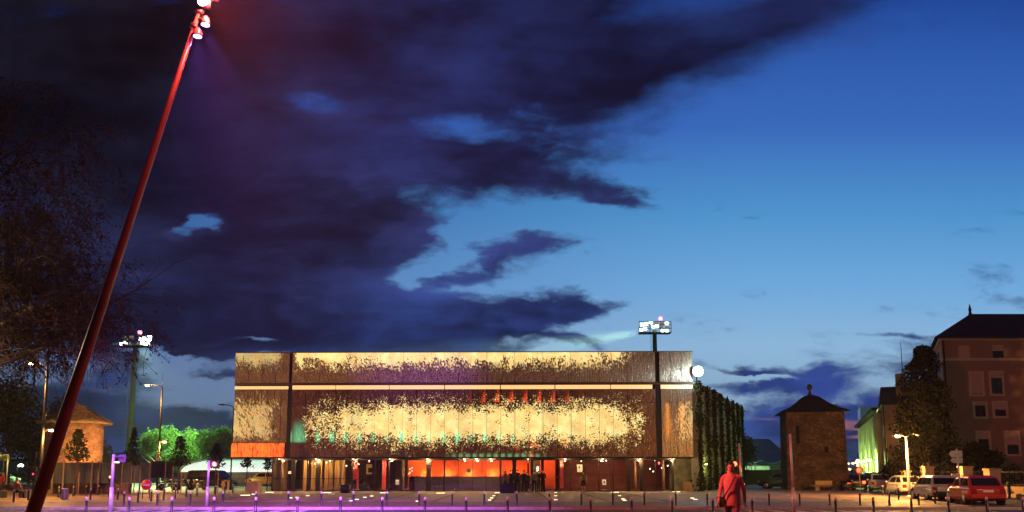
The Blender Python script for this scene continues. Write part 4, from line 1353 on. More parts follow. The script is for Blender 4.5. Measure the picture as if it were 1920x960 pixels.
# big plane tree, trunk outside the frame on the left, twigs drooping into view
pt_ = thing('plane_tree', 'huge old tree with fine drooping twigs and sparse brown leaves overhanging the left side', 'tree', (-24.3, 32.5, 0))
rnd = random.Random(21)
tips = []
bmain, btwig = MB(), MB()


def branch(p, d, L, r, lev):
    pts, rr = [p.copy()], [r]
    n = 5
    for i in range(n):
        d = (d + Vector((rnd.gauss(0, .22), rnd.gauss(0, .22), rnd.gauss(0, .18))) + Vector((0, 0, -.05 * lev + (.06 if lev < 2 else 0)))).normalized()
        p = p + d * (L / n)
        pts.append(p.copy())
        rr.append(max(r * (1 - .62 * (i + 1) / n), .010))
    (bmain if lev < 2 else btwig).tube(pts, rr, 7 if lev < 2 else 4, cap=False)
    if lev >= 2 and (p.z < 6.3 - .5 * rnd.random() or p.x > 8.6):
        return
    if lev >= 4:
        tips.append((pts[2:], d))
        return
    for k in range([6, 6, 5, 5][lev]):
        i = rnd.randint(2 if lev else 1, n)
        q = Vector((rnd.gauss(0, 1), rnd.gauss(0, 1), rnd.gauss(0, .6))).normalized()
        nd = (d * .75 + q * .85).normalized()
        branch(pts[i], nd, L * rnd.uniform(.5, .72), rr[i] * .62, lev + 1)


bmain.tube([(0, 0, 0), (.1, 0, 3.5), (0, .1, 7.4)], [.62, .5, .40], 12)
for a, el in ((0, .45), (.5, .75), (-.5, .6), (1.3, .7), (-1.3, .7), (.15, 1.1), (2.6, .8), (-2.4, .8), (-.15, .2)):
    branch(Vector((0, 0, rnd.uniform(5.4, 7.4))), Vector((math.cos(a) * math.cos(el), math.sin(a) * math.cos(el), math.sin(el))), 6.6 if el < 1 else 7.2, .24, 0)
bmain.build('trunk', mat('dark bark', (.045, .03, .022), .9, var=.3), pt_, fix=False)
btwig.build('twigs', mat('twig bark', (.04, .026, .018), .9, var=.3), pt_, fix=False)
q = MB()
for pts, d in tips:
    for k in range(5):
        p = rnd.choice(pts)
        q.leaf(p + Vector((rnd.gauss(0, .1), rnd.gauss(0, .1), rnd.gauss(-.05, .1))), rnd.uniform(.09, .17))
q.build('leaves', leaf_mat('brown leaves', (.055, .03, .012), (.09, .05, .02), .3), pt_, fix=False)
print('tips', len(tips))

# ------------------------------------------------------------------ buildings on the right
rend = mat('pinkish render', (.36, .22, .155), .85, var=.12, scale=1.2, bump=.1)
rend2 = mat('tan render', (.42, .30, .20), .85, var=.12, scale=1.2, bump=.1)
sill = mat('window surround', (.68, .52, .40), .8, var=.1)
shut = mat('roller shutter', (.60, .44, .35), .6, var=.05, stretch=(1, 1, 8))
wglass = mat('dark window glass', (.012, .014, .018), .05, spec=.8)
YB = 62.0
bld = thing('house', 'tall pinkish four storey house with dark hipped roof and roller shutters', 'house', tuple(P(1783, 930, YB)), 0)
bld.location.z = 0
xs0 = bld.location.x
Z = lambda py: k_(py, YB)
X = lambda px: (px - 1783) / F * YB
he = Z(637)
q = MB().plate([(0, 0), (18, 0), (24, 12), (5.6, 12)], -.05, he)
q.build('wall', rend, bld)
MB().slab((-.03, -.10, Z(676)), (18, -.003, Z(671))).build('string_course', sill, bld)
MB().plate([(-.22, -.18), (18.2, -.18), (24.2, 12.2), (5.4, 12.2)], he, he + .18).build('cornice', sill, bld)
rf = MB().add([(-.75, -.55, he + .18), (18.5, -.55, he + .18), (24.5, 12.5, he + .18), (5.2, 12.5, he + .18), (X(1874) + 2.2, 6, Z(575) + .75), (16, 6, Z(575) + .75)],
              [(0, 1, 5, 4), (1, 2, 5), (2, 3, 4, 5), (3, 0, 4), (3, 2, 1, 0)]).build('roof', slate, bld)
MB().lathe([(.16, Z(575) + .65), (.10, Z(575) + .95), (.14, Z(575) + 1.1), (.02, Z(575) + 1.6)], (X(1874) + 2.2, 6, 0), 10).build('finial', darkmetal, rf)
MB().tube([(.12, -.12, 0), (.12, -.12, he)], .06, 8).build('drainpipe', darkmetal, bld)
MB().tube([(-.5, -.6, he + .12), (18.5, -.6, he + .12)], .07, 8).build('gutter', darkmetal, bld)


def window(par, x0_, x1_, z0_, z1_, shutf, sur=True, y=0.0):
    """a recessed-looking window: surround, glass, shutter, sill"""
    t_ = .16
    q = MB()
    if sur:
        for a, b in (((x0_ - t_, z0_ - t_), (x0_, z1_ + t_)), ((x1_, z0_ - t_), (x1_ + t_, z1_ + t_)), ((x0_, z1_), (x1_, z1_ + t_)), ((x0_, z0_ - t_), (x1_, z0_))):
            q.slab((a[0], y - .09, a[1]), (b[0], y - .003, b[1]))
    else:
        q.slab((x0_ - .05, y - .06, z0_ - .08), (x1_ + .05, y - .003, z0_))
    w_ = q.build('window', sill if sur else frame, par)
    zz = z1_ - (z1_ - z0_) * shutf
    if shutf < 1:
        MB().slab((x0_, y - .02, z0_), (x1_, y - .004, zz)).build('pane', wglass, w_)
        MB().slab(((x0_ + x1_) / 2 - .03, y - .035, z0_), ((x0_ + x1_) / 2 + .03, y - .022, zz)).build('mullion', frame, w_)
    if shutf > 0:
        MB().slab((x0_, y - .05, zz), (x1_, y - .004, z1_)).build('shutter', shut, w_)
    return w_


for (a, b, t_, u, f, s_) in [(1816, 1836, 647, 671, 1, False), (1880, 1900, 646, 670, .48, False), (1834, 1855, 700, 740, .97, True), (1872, 1893, 699, 739, .25, True), (1838, 1858, 757, 782, .16, True), (1875, 1896, 756, 781, .5, True), (1893, 1915, 812, 852, .55, True), (1840, 1860, 812, 852, .3, True)]:
    window(bld, X(a), X(b), Z(u), Z(t_), f, s_)
for f in (.28, .62):   # slit windows of the left flank
    o = MB().slab((-.6, -.04, Z(650) - 1.7), (.6, .04, Z(650))).build('side_window', wglass, bld)
    o.location = (5.6 * f - .04, 12 * f, 0)
    o.rotation_euler.z = math.atan2(12, 5.6)

YM = 76.0
mid = thing('house', 'lower tan house with a dark gabled roof half hidden by the big tree', 'house', tuple(P(1668, 930, YM)), R(-23))
mid.location.z = 0
hm_ = k_(760, YM)
MB().slab((0, 0, -.05), (14, 10, hm_)).build('wall', rend2, mid)
rf = MB().add([(-.4, -.4, hm_), (14.3, -.4, hm_), (14.3, 10.4, hm_), (-.4, 10.4, hm_), (-.1, 5, hm_ + 2.2), (14, 5, hm_ + 2.2)], [(0, 1, 5, 4), (2, 3, 4, 5), (3, 0, 4), (1, 2, 5), (3, 2, 1, 0)]).build('roof', slate, mid)
MB().slab((1.2, 2.2, hm_ + .9), (2.1, 3.1, hm_ + 3.2)).build('chimney', rend2, rf)
MB().tube([(-.1, -.1, 0), (-.1, -.1, hm_)], .06, 8).build('drainpipe', darkmetal, mid)
MB().tube([(-.42, -.4, hm_ + .02), (-.42, 10.4, hm_ + .02)], .08, 8).build('gutter', darkmetal, mid)
for yy in (2.2, 5.0, 7.8):
    for zz in (1.6, 4.4, 7.0):
        q = MB().slab((-.07, yy - .55, zz - .8), (-.003, yy + .55, zz + .8))
        f_ = q.build('window', sill, mid)
        MB().slab((-.085, yy - .45, zz - .7), (-.072, yy + .45, zz + .7)).build('pane', wglass, f_)

# green lit block further along the street
ga, gb = P(1656, 930, 85.5), P(1619, 930, 119)
ga.z = gb.z = 0
gd = gb - ga
gang = math.atan2(gd.y, gd.x)
gL = gd.length
gh = k_(771, 85.5)
gbk = thing('office_block', 'pale ribbed block washed in green light by wall lamps along the side street', 'building', ga, gang)
MB().slab((0, -12, -.05), (gL, 0, gh)).build('wall', mat('pale cladding', (.5, .52, .46), .7, var=.15, scale=1.0, stretch=(1, 1, .2)), gbk)
q = MB()
for k in range(11):
    x = .4 + k * (gL - .8) / 10
    q.slab((x - .16, .003, 0), (x + .16, .32, gh - .3))
q.build('pilasters', mat('pale pilaster', (.55, .57, .5), .7, var=.1), gbk)
MB().slab((-.2, -12.2, gh), (gL + .3, .7, gh + .35)).build('roof', slate, gbk)
glb = MB().slab((gL - 7, -6, gh + .35), (gL, .2, gh + 2.6)).build('glazed_attic', mat('attic glass', (.12, .2, .24), .15, .3, var=.2, emit=(.2, .4, .42), es=.12), gbk)
for i, f in enumerate((.06, .30, .54, .80)):
    x = gL * f
    h = MB().tube([(x, .003, 2.9), (x, .9, 3.05)], .04, 6).box((x, 1.0, 3.05), (.5, .3, .16)).build('wall_lamp', darkmetal, gbk)
    MB().ball((x, 1.0, 2.94), (.3, .22, .12), 10).build('lens', emis('green white lamp', (.72, 1, .30), 26), h)
    light('POINT', h, (x, 1.05, 2.75), 1500, (.62, 1, .22), .15)

# dark trees in front of the houses
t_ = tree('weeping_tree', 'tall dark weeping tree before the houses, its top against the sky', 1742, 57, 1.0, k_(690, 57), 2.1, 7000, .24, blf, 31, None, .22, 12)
q = MB()
for k in range(11000):
    f = random.random()
    a = random.random() * 6.283
    zt_ = k_(648, 57)
    zz = 1.2 + (zt_ - 1.2) * f
    rr = (2.05 * (1 - f) ** .5 * (.45 + .55 * random.random() ** .5) * (1 + .22 * math.sin(zz * 2.1 + a) + .15 * math.sin(zz * 4.3)) + .12) * (1 + .25 * math.sin(a * 5 + zz * 1.7))
    q.leaf((rr * math.cos(a) + .3 * (f - .5), rr * math.sin(a), zz), random.uniform(.14, .3))
for k in range(34):
    a, zz = random.random() * 6.283, random.uniform(4, 9.3)
    rr = 1.9 * (1 - zz / 11) + .45
    for j in range(26):
        q.leaf((rr * math.cos(a) * (1 + j * .006) + random.gauss(0, .05), rr * math.sin(a), zz - j * .07), .13)
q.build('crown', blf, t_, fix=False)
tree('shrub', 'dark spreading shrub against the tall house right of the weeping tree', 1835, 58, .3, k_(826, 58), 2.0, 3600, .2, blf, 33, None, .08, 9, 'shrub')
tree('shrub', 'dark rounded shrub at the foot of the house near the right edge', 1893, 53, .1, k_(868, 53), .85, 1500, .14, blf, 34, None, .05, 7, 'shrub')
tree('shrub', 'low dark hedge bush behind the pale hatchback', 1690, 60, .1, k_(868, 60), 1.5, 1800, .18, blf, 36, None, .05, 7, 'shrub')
an = thing('antenna', 'thin antenna mast standing behind the weeping tree top', 'antenna', pole_at(1706, 95))
MB().tube([(0, 0, 8), (0, 0, k_(640, 95))], [.08, .03], 6).build('mast', darkmetal, an)
MB().slab((-.6, -.6, 0), (.6, .6, 8.2)).build('base', rend2, an)

# garden wall, gate pillars and railings behind the cars
pil = mat('gate pillar render', (.52, .37, .25), .85, var=.2, bump=.2)
for i, (a, b, t_, y, lab) in enumerate([(1733, 1750, 877, 52, 'pale square gate pillar behind the silver hatchback roof'), (1804, 1822, 877, 50, 'pale square gate pillar behind the red car and the arrow sign'),
                                        (1853, 1873, 882, 48, 'pale square gate pillar just right of the red car roof'), (1695, 1707, 885, 56, 'low pale gate pillar behind the white car')]):
    p = pole_at((a + b) / 2, y)
    wd = (b - a) / F * y
    o = thing('gate_pillar', lab, 'pillar', p, 0, 'gate pillars')
    MB().box((0, 0, k_(t_, y) / 2), (wd, wd, k_(t_, y))).build('shaft', pil, o)
    MB().box((0, 0, k_(t_, y) + .05), (wd + .1, wd + .1, .1)).build('coping', pil, o)
rl = thing('railing', 'dark iron railing on a low wall between the gate pillars', 'fence', pole_at(1690, 56))
bx, by = rl.location.x, rl.location.y
q, q2 = MB(), MB()
pa, pb = Vector((P(1690, 930, 57).x - bx, 57 - by, 0)), Vector((P(1935, 930, 50).x - bx, 50 - by, 0))
n = 60
for k in range(n + 1):
    p = pa.lerp(pb, k / n)
    q.tube([p + Vector((0, 0, .7)), p + Vector((0, 0, 1.75))], .018, 4)
for z in (.8, 1.6):
    q.tube([pa + Vector((0, 0, z)), pb + Vector((0, 0, z))], .025, 4)
q.build('bars', black, rl)
dd = (pb - pa).normalized()
MB().box((pa + pb) / 2 + Vector((0, 0, .35)), ((pb - pa).length, .25, .7), math.atan2(dd.y, dd.x)).build('base', rend2, rl)
nb = thing('notice_board', 'small pale notice plate between the pillars behind the red car', 'sign', pole_at(1793, 50))
MB().box((0, 0, 1.35), (.45, .04, .32)).build('plate', pale, nb)
MB().tube([(0, .04, 0), (0, .04, 1.4)], .025, 6).build('post', darkmetal, nb)

# far hall, sports nets and dark wall between theatre and square tower
fh = thing('sports_hall', 'long grey roofed hall far behind between the planted wall and the square tower', 'hall', pole_at(1385, 170))
w_ = P(1500, 930, 170).x - fh.location.x
MB().slab((0, 4, 0), (w_, 30, k_(868, 170))).build('wall', mat('hall metal wall', (.10, .14, .12), .7, var=.2), fh)
MB().add([(-1, 3, k_(870, 170)), (w_ + 1, 3, k_(870, 170)), (w_ + 1, 22, k_(826, 170) + 1.2), (-1, 22, k_(826, 170) + 1.2), (-1, 40, k_(870, 170)), (w_ + 1, 40, k_(870, 170))],
         [(0, 1, 2, 3), (3, 2, 5, 4), (0, 3, 4), (1, 5, 2)]).build('roof', mat('grey sheet roof', (.13, .15, .15), .6, var=.2, scale=.3), fh)
dw = thing('boundary_wall', 'low dark wall between the planted wall and the square tower', 'wall', pole_at(1385, 104))
MB().slab((0, 0, 0), (P(1475, 930, 104).x - dw.location.x, .3, k_(881, 104))).build('wall', mat('black wall', (.02, .02, .018), .9, var=.2), dw)
lp = thing('pitch', 'strip of green floodlit sports ground behind the dark wall', 'pitch', pole_at(1420, 130))
MB().slab((-6, 0, .9), (6, 12, 1.0)).build('turf', mat('turf', (.12, .2, .08), .9, var=.2), lp)
MB().slab((-6, 12.1, .9), (6, 12.3, k_(874, 142))).build('banner_board', mat('pale board', (.5, .55, .45), .6, var=.2), lp)
light('POINT', lp, (1, 6, 6), 3500, (.6, 1, .55), .3)
for i, (px, tpy) in enumerate([(1411, 852), (1418, 862)]):
    t_ = thing('slim_pole', ['taller of two pale poles on the floodlit sports ground', 'shorter of two pale poles on the floodlit sports ground'][i], 'pole', pole_at(px, 128))
    MB().tube([(0, 0, 0), (0, 0, k_(tpy, 128))], .09, 6).build('post', pale, t_)
net = thing('sports_net', 'sagging fine green net hung across the sports ground', 'net', pole_at(1390, 132))
q = MB()
wn = P(1475, 930, 132).x - net.location.x
ztop_ = lambda f: k_(864, 132) - .5 * math.sin(math.pi * ((f * 2.2) % 1))
for k in range(40):
    f = k / 39
    q.tube([(wn * f, 0, .8), (wn * f, 0, ztop_(f))], .012, 3)
for j in range(8):
    q.tube([(wn * f / 30, 0, .8 + (ztop_(f / 30) - .8) * j / 7) for f in range(31)], .03 if j == 7 else .012, 3)
q.build('mesh', mat('green net', (.2, .4, .3), .7), net)
tree('broadleaf_tree', 'round dark tree rising beyond the far end of the planted wall', 1402, 125, 1.5, k_(809, 125), 1.9, 2400, .3, dlf, 41, None, .15, 7)

# ------------------------------------------------------------------ signs
ds = thing('direction_sign', 'pair of pale arrow-shaped direction signs seen from behind on a slim post', 'sign', pole_at(1803, 40.5))
MB().tube([(0, 0, 0), (-.10, 0, 2.75)], .045, 10).build('post', pale, ds)
sg = mat('sign back', (.42, .38, .33), .5, .3, var=.15)
for z, hh, lft in ((2.50, .33, .40), (2.18, .26, .34)):
    o = MB().prism([(-.12 - lft, z), (-.12 - lft + .14, z - hh / 2), (.16, z - hh / 2), (.16, z + hh / 2), (-.12 - lft + .14, z + hh / 2)], -.03, -.01).build('arrow_board', sg, ds)
    MB().slab((-.45 + .15, -.045, z - .03), (.14, -.031, z + .03)).build('rail', grey, o)
ne = thing('no_entry_sign', 'red round no entry sign with white bar on a low frame', 'sign', tuple(G(273, 936)))
MB().lathe([(.30, -.012), (.30, .012)], (0, 0, .84), 28, 0, 'y').build('disc', mat('sign red', (.62, .025, .02), .4, emit=(1, .03, .02), es=.12), ne)
o = MB().lathe([(.315, -.008), (.315, .01)], (0, .012, .84), 28, 0, 'y').build('rim', white, ne)
MB().slab((-.2, -.02, .80), (.2, -.0125, .88)).build('bar', white, ne)
MB().tube([(-.2, .03, 0), (-.2, .03, 1.0)], .02, 6).tube([(.2, .03, 0), (.2, .03, 1.0)], .02, 6).tube([(-.2, .03, .35), (.2, .03, .35)], .015, 6).build('frame', darkmetal, ne)
rs = thing('road_sign', 'small round white and red speed sign beside the street far right of the square tower', 'sign', pole_at(1614, 62))
MB().tube([(0, .02, 0), (0, .02, 2.0)], .03, 6).build('post', grey, rs)
o = MB().lathe([(.30, -.01), (.30, .01)], (0, 0, 1.72), 20, 0, 'y').build('disc', mat('sign red', (.62, .025, .02), .4), rs)
MB().lathe([(.22, -.004), (.22, .002)], (0, -.013, 1.72), 20, 0, 'y').build('face', white, o)
bt = thing('litter_bin', 'round slatted metal litter bin near the leaning mast', 'bin', tuple(G(121, 937.5)))
bt.scale = (.72, .72, .95)
MB().lathe([(.24, .04), (.25, .62)], n=16).build('body', mat('bin steel', (.30, .22, .18), .45, .5, var=.2), bt)
q = MB()
for k in range(16):
    a = 6.283 * k / 16
    q.box((.26 * math.cos(a), .26 * math.sin(a), .34), (.02, .05, .56), a)
q.build('slats', mat('bin slat', (.40, .32, .27), .45, .4), bt)
MB().lathe([(.27, .63), (.27, .68), (.20, .72), (.02, .72)], n=16).build('rim', pale, bt)

# ------------------------------------------------------------------ planters
def planter(label, px, d, wd, hh, m, round_=False, group=None, plant=0, dep=None):
    g = G(px, d)
    t_ = thing('planter', label, 'planter', tuple(g), 0, group)
    if round_:
        MB().lathe([(wd * .40, 0), (wd * .5, hh * .5), (wd * .52, hh), (wd * .47, hh), (wd * .45, hh * .85), (.02, hh * .84)], n=18).build('pot', m, t_)
    else:
        dp = dep or wd
        q = MB()
        for sx, sy, lx, ly in ((0, -1, wd, .05), (0, 1, wd, .05), (-1, 0, .05, dp - .1), (1, 0, .05, dp - .1)):
            q.box((sx * (wd / 2 - .025), sy * (dp / 2 - .025), hh / 2), (lx, ly, hh))
        q.box((0, 0, hh * .42), (wd - .1, dp - .1, hh * .8))
        q.build('box', m, t_)
        q = MB()
        for k in range(6):
            q.box((-wd / 2 + wd * (k + .5) / 6, -dp / 2 - .012, hh / 2), (wd / 6 - .025, .02, hh - .04))
        q.build('boards', m, t_)
    if plant:
        q = MB()
        for k in range(plant):
            q.leaf((random.gauss(0, wd * .16), random.gauss(0, wd * .16), hh + abs(random.gauss(0, .35)) + .05), random.uniform(.08, .16))
        q.build('plant', dlf, t_, fix=False)
    return t_


planter('round black plant pot standing before the glass left of the red banner', 647, 924.5, .84, .62, black, True)
planter('low dark square planter just inside the glass right of the red banner', 677, 920.5, .9, .5, black, plant=50)
planter('dark square planter box beside the waiting group at the entrance', 951, 924.5, 1.12, .68, black, plant=0)
wbx = mat('tan box boards', (.46, .30, .15), .7, var=.2)
planter('large tan slatted planter box beside the left end of the glass front', 476, 922.5, .95, .84, wbx)
planter('narrow tan planter box in front of the dark van bonnet', 420.5, 917.5, .30, .78, wbx, dep=.6)
planter('tan planter box next to the narrow one by the dark van', 430, 917, .42, .78, wbx, dep=.6)
planter('square tan slatted planter box before the planted wall', 1291, 920.5, .80, .78, wbx)

# ------------------------------------------------------------------ benches
def bench(label, px, d, L, back, rz=0.0):
    t_ = thing('bench', label, 'bench', tuple(G(px, d)), rz)
    MB().box((0, 0, .42), (L, .5, .09)).build('seat', wood, t_, bevel=.01)
    if back:
        o = MB().box((back, .22, .67), (L * .58, .06, .36)).build('backrest', mat('pale back board', (.62, .44, .26), .6, var=.15), t_, bevel=.01)
    for s_ in (-1, 1):
        MB().box((s_ * L * (.32 if back else .38), 0, .19), (.34, .4, .375)).build('leg', conc, t_)
    return t_


bench('low bench with a pale back board at the foot of the square tower', 1549, 920, 2.5, -.10)
bench('backless stone bench at the left edge where a person sits', 24, 933.5, 1.75, 0)
bench('wooden bench behind the leaning mast on the left', 62, 917, 2.6, 0)

# ------------------------------------------------------------------ cars
def car(label, px, d, heading, col, kind='hatch', L=4.0, Wd=1.72, Hh=1.42, group=None, rough=.28, glow=None):
    """car pointing along +x locally; heading in degrees"""
    t_ = thing('parked_car' if kind != 'van' else 'parked_van', label, 'car' if kind != 'van' else 'van', tuple(G(px, d)), R(heading), group)
    paint = mat('paint ' + str(tuple(round(c, 3) for c in col)), col, rough, .15, spec=.6, var=.04)
    hl, hw = L / 2, Wd / 2
    belt, hood = Hh * .62, Hh * .60
    if kind == 'van':
        belt, hood = Hh * .56, Hh * .55
    # lower body: rings along the length
    xs_ = [-hl, -hl + .10, -hl + .4, -.3, hl * .42, hl - .55, hl - .12, hl]
    zt_ = [belt - .12, belt, belt + .01, belt + .01, belt - .02, hood - .08, hood - .22, hood - .36]
    wv = [.86, .95, 1, 1, 1, .97, .88, .74]
    zb_ = [.38, .28, .22, .2, .2, .2, .24, .34]
    vs, fs = [], []
    for x, z1, k, z0 in zip(xs_, zt_, wv, zb_):
        w_ = hw * k
        prof = [(-w_ * .90, z0), (-w_, z0 + .16), (-w_ * 1.0, (z0 + z1) / 2), (-w_ * .965, z1 - .10), (-w_ * .88, z1), (w_ * .88, z1), (w_ * .965, z1 - .10), (w_, (z0 + z1) / 2), (w_, z0 + .16), (w_ * .90, z0)]
        vs += [(x, y, z) for y, z in prof]
    n = 10
    for i in range(len(xs_) - 1):
        for k in range(n):
            fs.append((i * n + k, i * n + (k + 1) % n, (i + 1) * n + (k + 1) % n, (i + 1) * n + k))
    fs += [tuple(range(n)), tuple((len(xs_) - 1) * n + k for k in range(n - 1, -1, -1))]
    q = MB().add(vs, fs, 0, True)
    # cabin
    if kind == 'hatch':
        xb0, xb1, xt0, xt1 = -hl + .12, hl * .50, -hl + .62, hl * .10
    elif kind == 'van':
        xb0, xb1, xt0, xt1 = -hl + .06, hl * .70, -hl + .22, hl * .40
    else:
        xb0, xb1, xt0, xt1 = -hl + .10, hl * .50, -hl + .42, hl * .12
    wb_, wt_ = hw * .90, hw * .72
    zb2, zt2 = belt - .03, Hh
    xm0, xm1 = xt0 + (xt1 - xt0) * .28, xt0 + (xt1 - xt0) * .72
    ring = lambda z, x0_, x1_, w_: [(x0_, -w_, z), (x1_, -w_, z), (x1_, w_, z), (x0_, w_, z)]
    cv = ring(zb2, xb0, xb1, wb_) + ring(zt2 - .10, xt0 - .06, xt1 + .10, wt_ + .03) + ring(zt2 - .02, xt0 + .12, xt1 - .12, wt_ - .06) + ring(zt2, xm0, xm1, wt_ - .14)
    q.add(cv, [(i * 4 + k, i * 4 + (k + 1) % 4, i * 4 + 4 + (k + 1) % 4, i * 4 + 4 + k) for i in range(3) for k in range(4)] + [(12, 13, 14, 15)], 0, False)
    body = q.build('body', paint, t_, bevel=.035, seg=2)
    # windows lie just proud of the cabin faces
    B, T = [Vector(v) for v in cv[:4]], [Vector(v) for v in cv[4:8]]

    def pane(name, a, b, c, d_, out, u0, u1, v0, v1):
        f = lambda u, v: a.lerp(b, u).lerp(d_.lerp(c, u), v) + out
        pts = [f(u0, v0), f(u1, v0), f(u1, v1), f(u0, v1)]
        m = MB().add([p for p in pts] + [p - out * 2.5 for p in pts], [(0, 1, 2, 3), (7, 6, 5, 4), (0, 4, 5, 1), (1, 5, 6, 2), (2, 6, 7, 3), (3, 7, 4, 0)])
        return m.build(name, carglass, t_)
    for s_, i, j in ((-1, 0, 1), (1, 3, 2)):
        o = Vector((0, s_ * .012, .004))
        cuts = [(.05, .30), (.335, .60), (.635, .93)] if kind != 'hatch' else [(.06, .40), (.445, .92)]
        if kind == 'van':
            cuts = [(.04, .33), (.36, .64), (.67, .92)]
        for a, b in cuts:
            pane('side_window', B[i], B[j], T[j], T[i], o, a, b, .16, .90)
    pane('rear_window', B[3], B[0], T[0], T[3], Vector((-.014, 0, .006)), .08, .92, .18, .92)
    pane('windscreen', B[1], B[2], T[2], T[1], Vector((.014, 0, .008)), .05, .95, .08, .96)
    # wheels with dark arches
    wr = .31 if kind != 'van' else .33
    for sx in (-1, 1):
        for sy in (-1, 1):
            c = (sx * (hl - .78), sy * (hw - .10), wr)
            w_ = MB().lathe([(wr * .72, -.09), (wr * .95, -.10), (wr, -.06), (wr, .06), (wr * .95, .10), (wr * .72, .09)], c, 20, 0, 'y').build('wheel', rubber, t_)
            MB().lathe([(.03, sy * .115), (wr * .45, sy * .108), (wr * .70, sy * .095), (wr * .70, sy * .06), (.03, sy * .06)], c, 16, 0, 'y').build('rim', chrome, w_)
            MB().lathe([(wr + .07, -.1), (wr + .07, .075), (.02, .075)], (c[0], sy * (hw - .09) if sy > 0 else c[1] - .01, wr + .01), 20, 0, 'y').build('wheel_arch', black, t_)
    # lights, bumpers, plate, mirrors, handles
    rl_ = mat('tail lamp glass', (.30, .012, .012), .12, spec=.7)
    hl_ = mat('headlamp glass', (.6, .6, .6), .08, spec=.8, metal=.3)
    for s_ in (-1, 1):
        MB().box((-hl + .05, s_ * hw * .72, belt - .22), (.16, .26, .24)).build('tail_lamp', rl_ if not glow else emis('lit tail lamp', (1, .06, .02), glow), t_, bevel=.03)
        MB().box((hl - .12, s_ * hw * .60, hood - .30), (.22, .34, .16)).build('headlight', hl_, t_, bevel=.03)
        MB().box((hl * .36, s_ * (hw + .05), belt + .05), (.14, .16, .12)).build('mirror', paint, t_, bevel=.03)
    MB().box((-hl - .02, 0, .42), (.12, Wd * .86, .20)).build('rear_bumper', paint if kind == 'hatch' else black, t_, bevel=.04)
    MB().box((hl - .02, 0, .38), (.14, Wd * .78, .20)).build('front_bumper', black, t_, bevel=.04)
    MB().box((-hl - .025, 0, .68), (.02, .46, .11)).build('number_plate', mat('plate white', (.6, .58, .5), .5), t_)
    MB().box((0, 0, .24), (L * .8, Wd * .8, .12)).build('underbody', black, t_)
    MB().tube([(-hl + .5, -hw + .004, belt - .13), (hl - .9, -hw + .004, belt - .15)], .012, 4).tube([(-hl + .5, hw - .004, belt - .13), (hl - .9, hw - .004, belt - .15)], .012, 4).build('trim_line', black, t_)
    return t_


rowg = 'cars parked along the side street'
car('red hatchback seen from behind at the near end of the parked row', 1828, 945, 79, (.42, .03, .022), L=3.7, Wd=1.75, Hh=1.43, group=rowg)
car('pale silver hatchback parked just ahead of the red one', 1753, 937, 81, (.55, .52, .46), 'saloon', L=3.9, Wd=1.7, Hh=1.40, group=rowg)
car('white three-door hatchback parked behind the lamp post', 1694, 928, 86, (.74, .72, .66), L=3.5, Wd=1.62, Hh=1.38, group=rowg)
car('small pale car seen squarely from behind near the green lit block', 1650, 921.5, 69, (.66, .64, .60), L=3.3, Wd=1.62, Hh=1.48, group=rowg)
car('dark red car with its tail lamps glowing beside the square tower', 1606, 918, 68, (.05, .012, .012), L=3.8, Wd=1.7, Hh=1.45, group=rowg, glow=6)
car('dark car beyond the parked row under the green lamps', 1634, 913, 70, (.02, .022, .025), 'saloon', L=3.9, Wd=1.7, Hh=1.6, group=rowg)
car('dark car half hidden by the left side of the square tower', 1462, 916, 150, (.03, .035, .045), 'hatch', L=3.8, Wd=1.7, Hh=1.6)
car('large black van with tinted windows before the white arched hall', 397, 914, -12, (.012, .012, .02), 'van', L=5.0, Wd=1.85, Hh=1.80)
car('grey brown estate car between the black van and the yellow car', 449, 910.5, -14, (.20, .17, .14), 'saloon', L=4.4, Wd=1.75, Hh=1.50)
car('yellow hatchback half hidden by the left corner of the theatre', 494, 911.5, 165, (.75, .42, .02), L=3.9, Wd=1.7, Hh=1.62)
car('dark saloon car in the left street beyond the sitting person', 46, 905, 3, (.02, .02, .02), 'saloon', L=4.4, Wd=1.75, Hh=1.6)
car('pale car at the far left edge of the left street', 8, 906, 0, (.4, .38, .33), 'hatch', L=3.9, Wd=1.7, Hh=1.5)
car('dark car seen through the gap right of the round tower', 232, 901, 8, (.02, .02, .022), 'saloon', L=4.3, Wd=1.75, Hh=1.6)


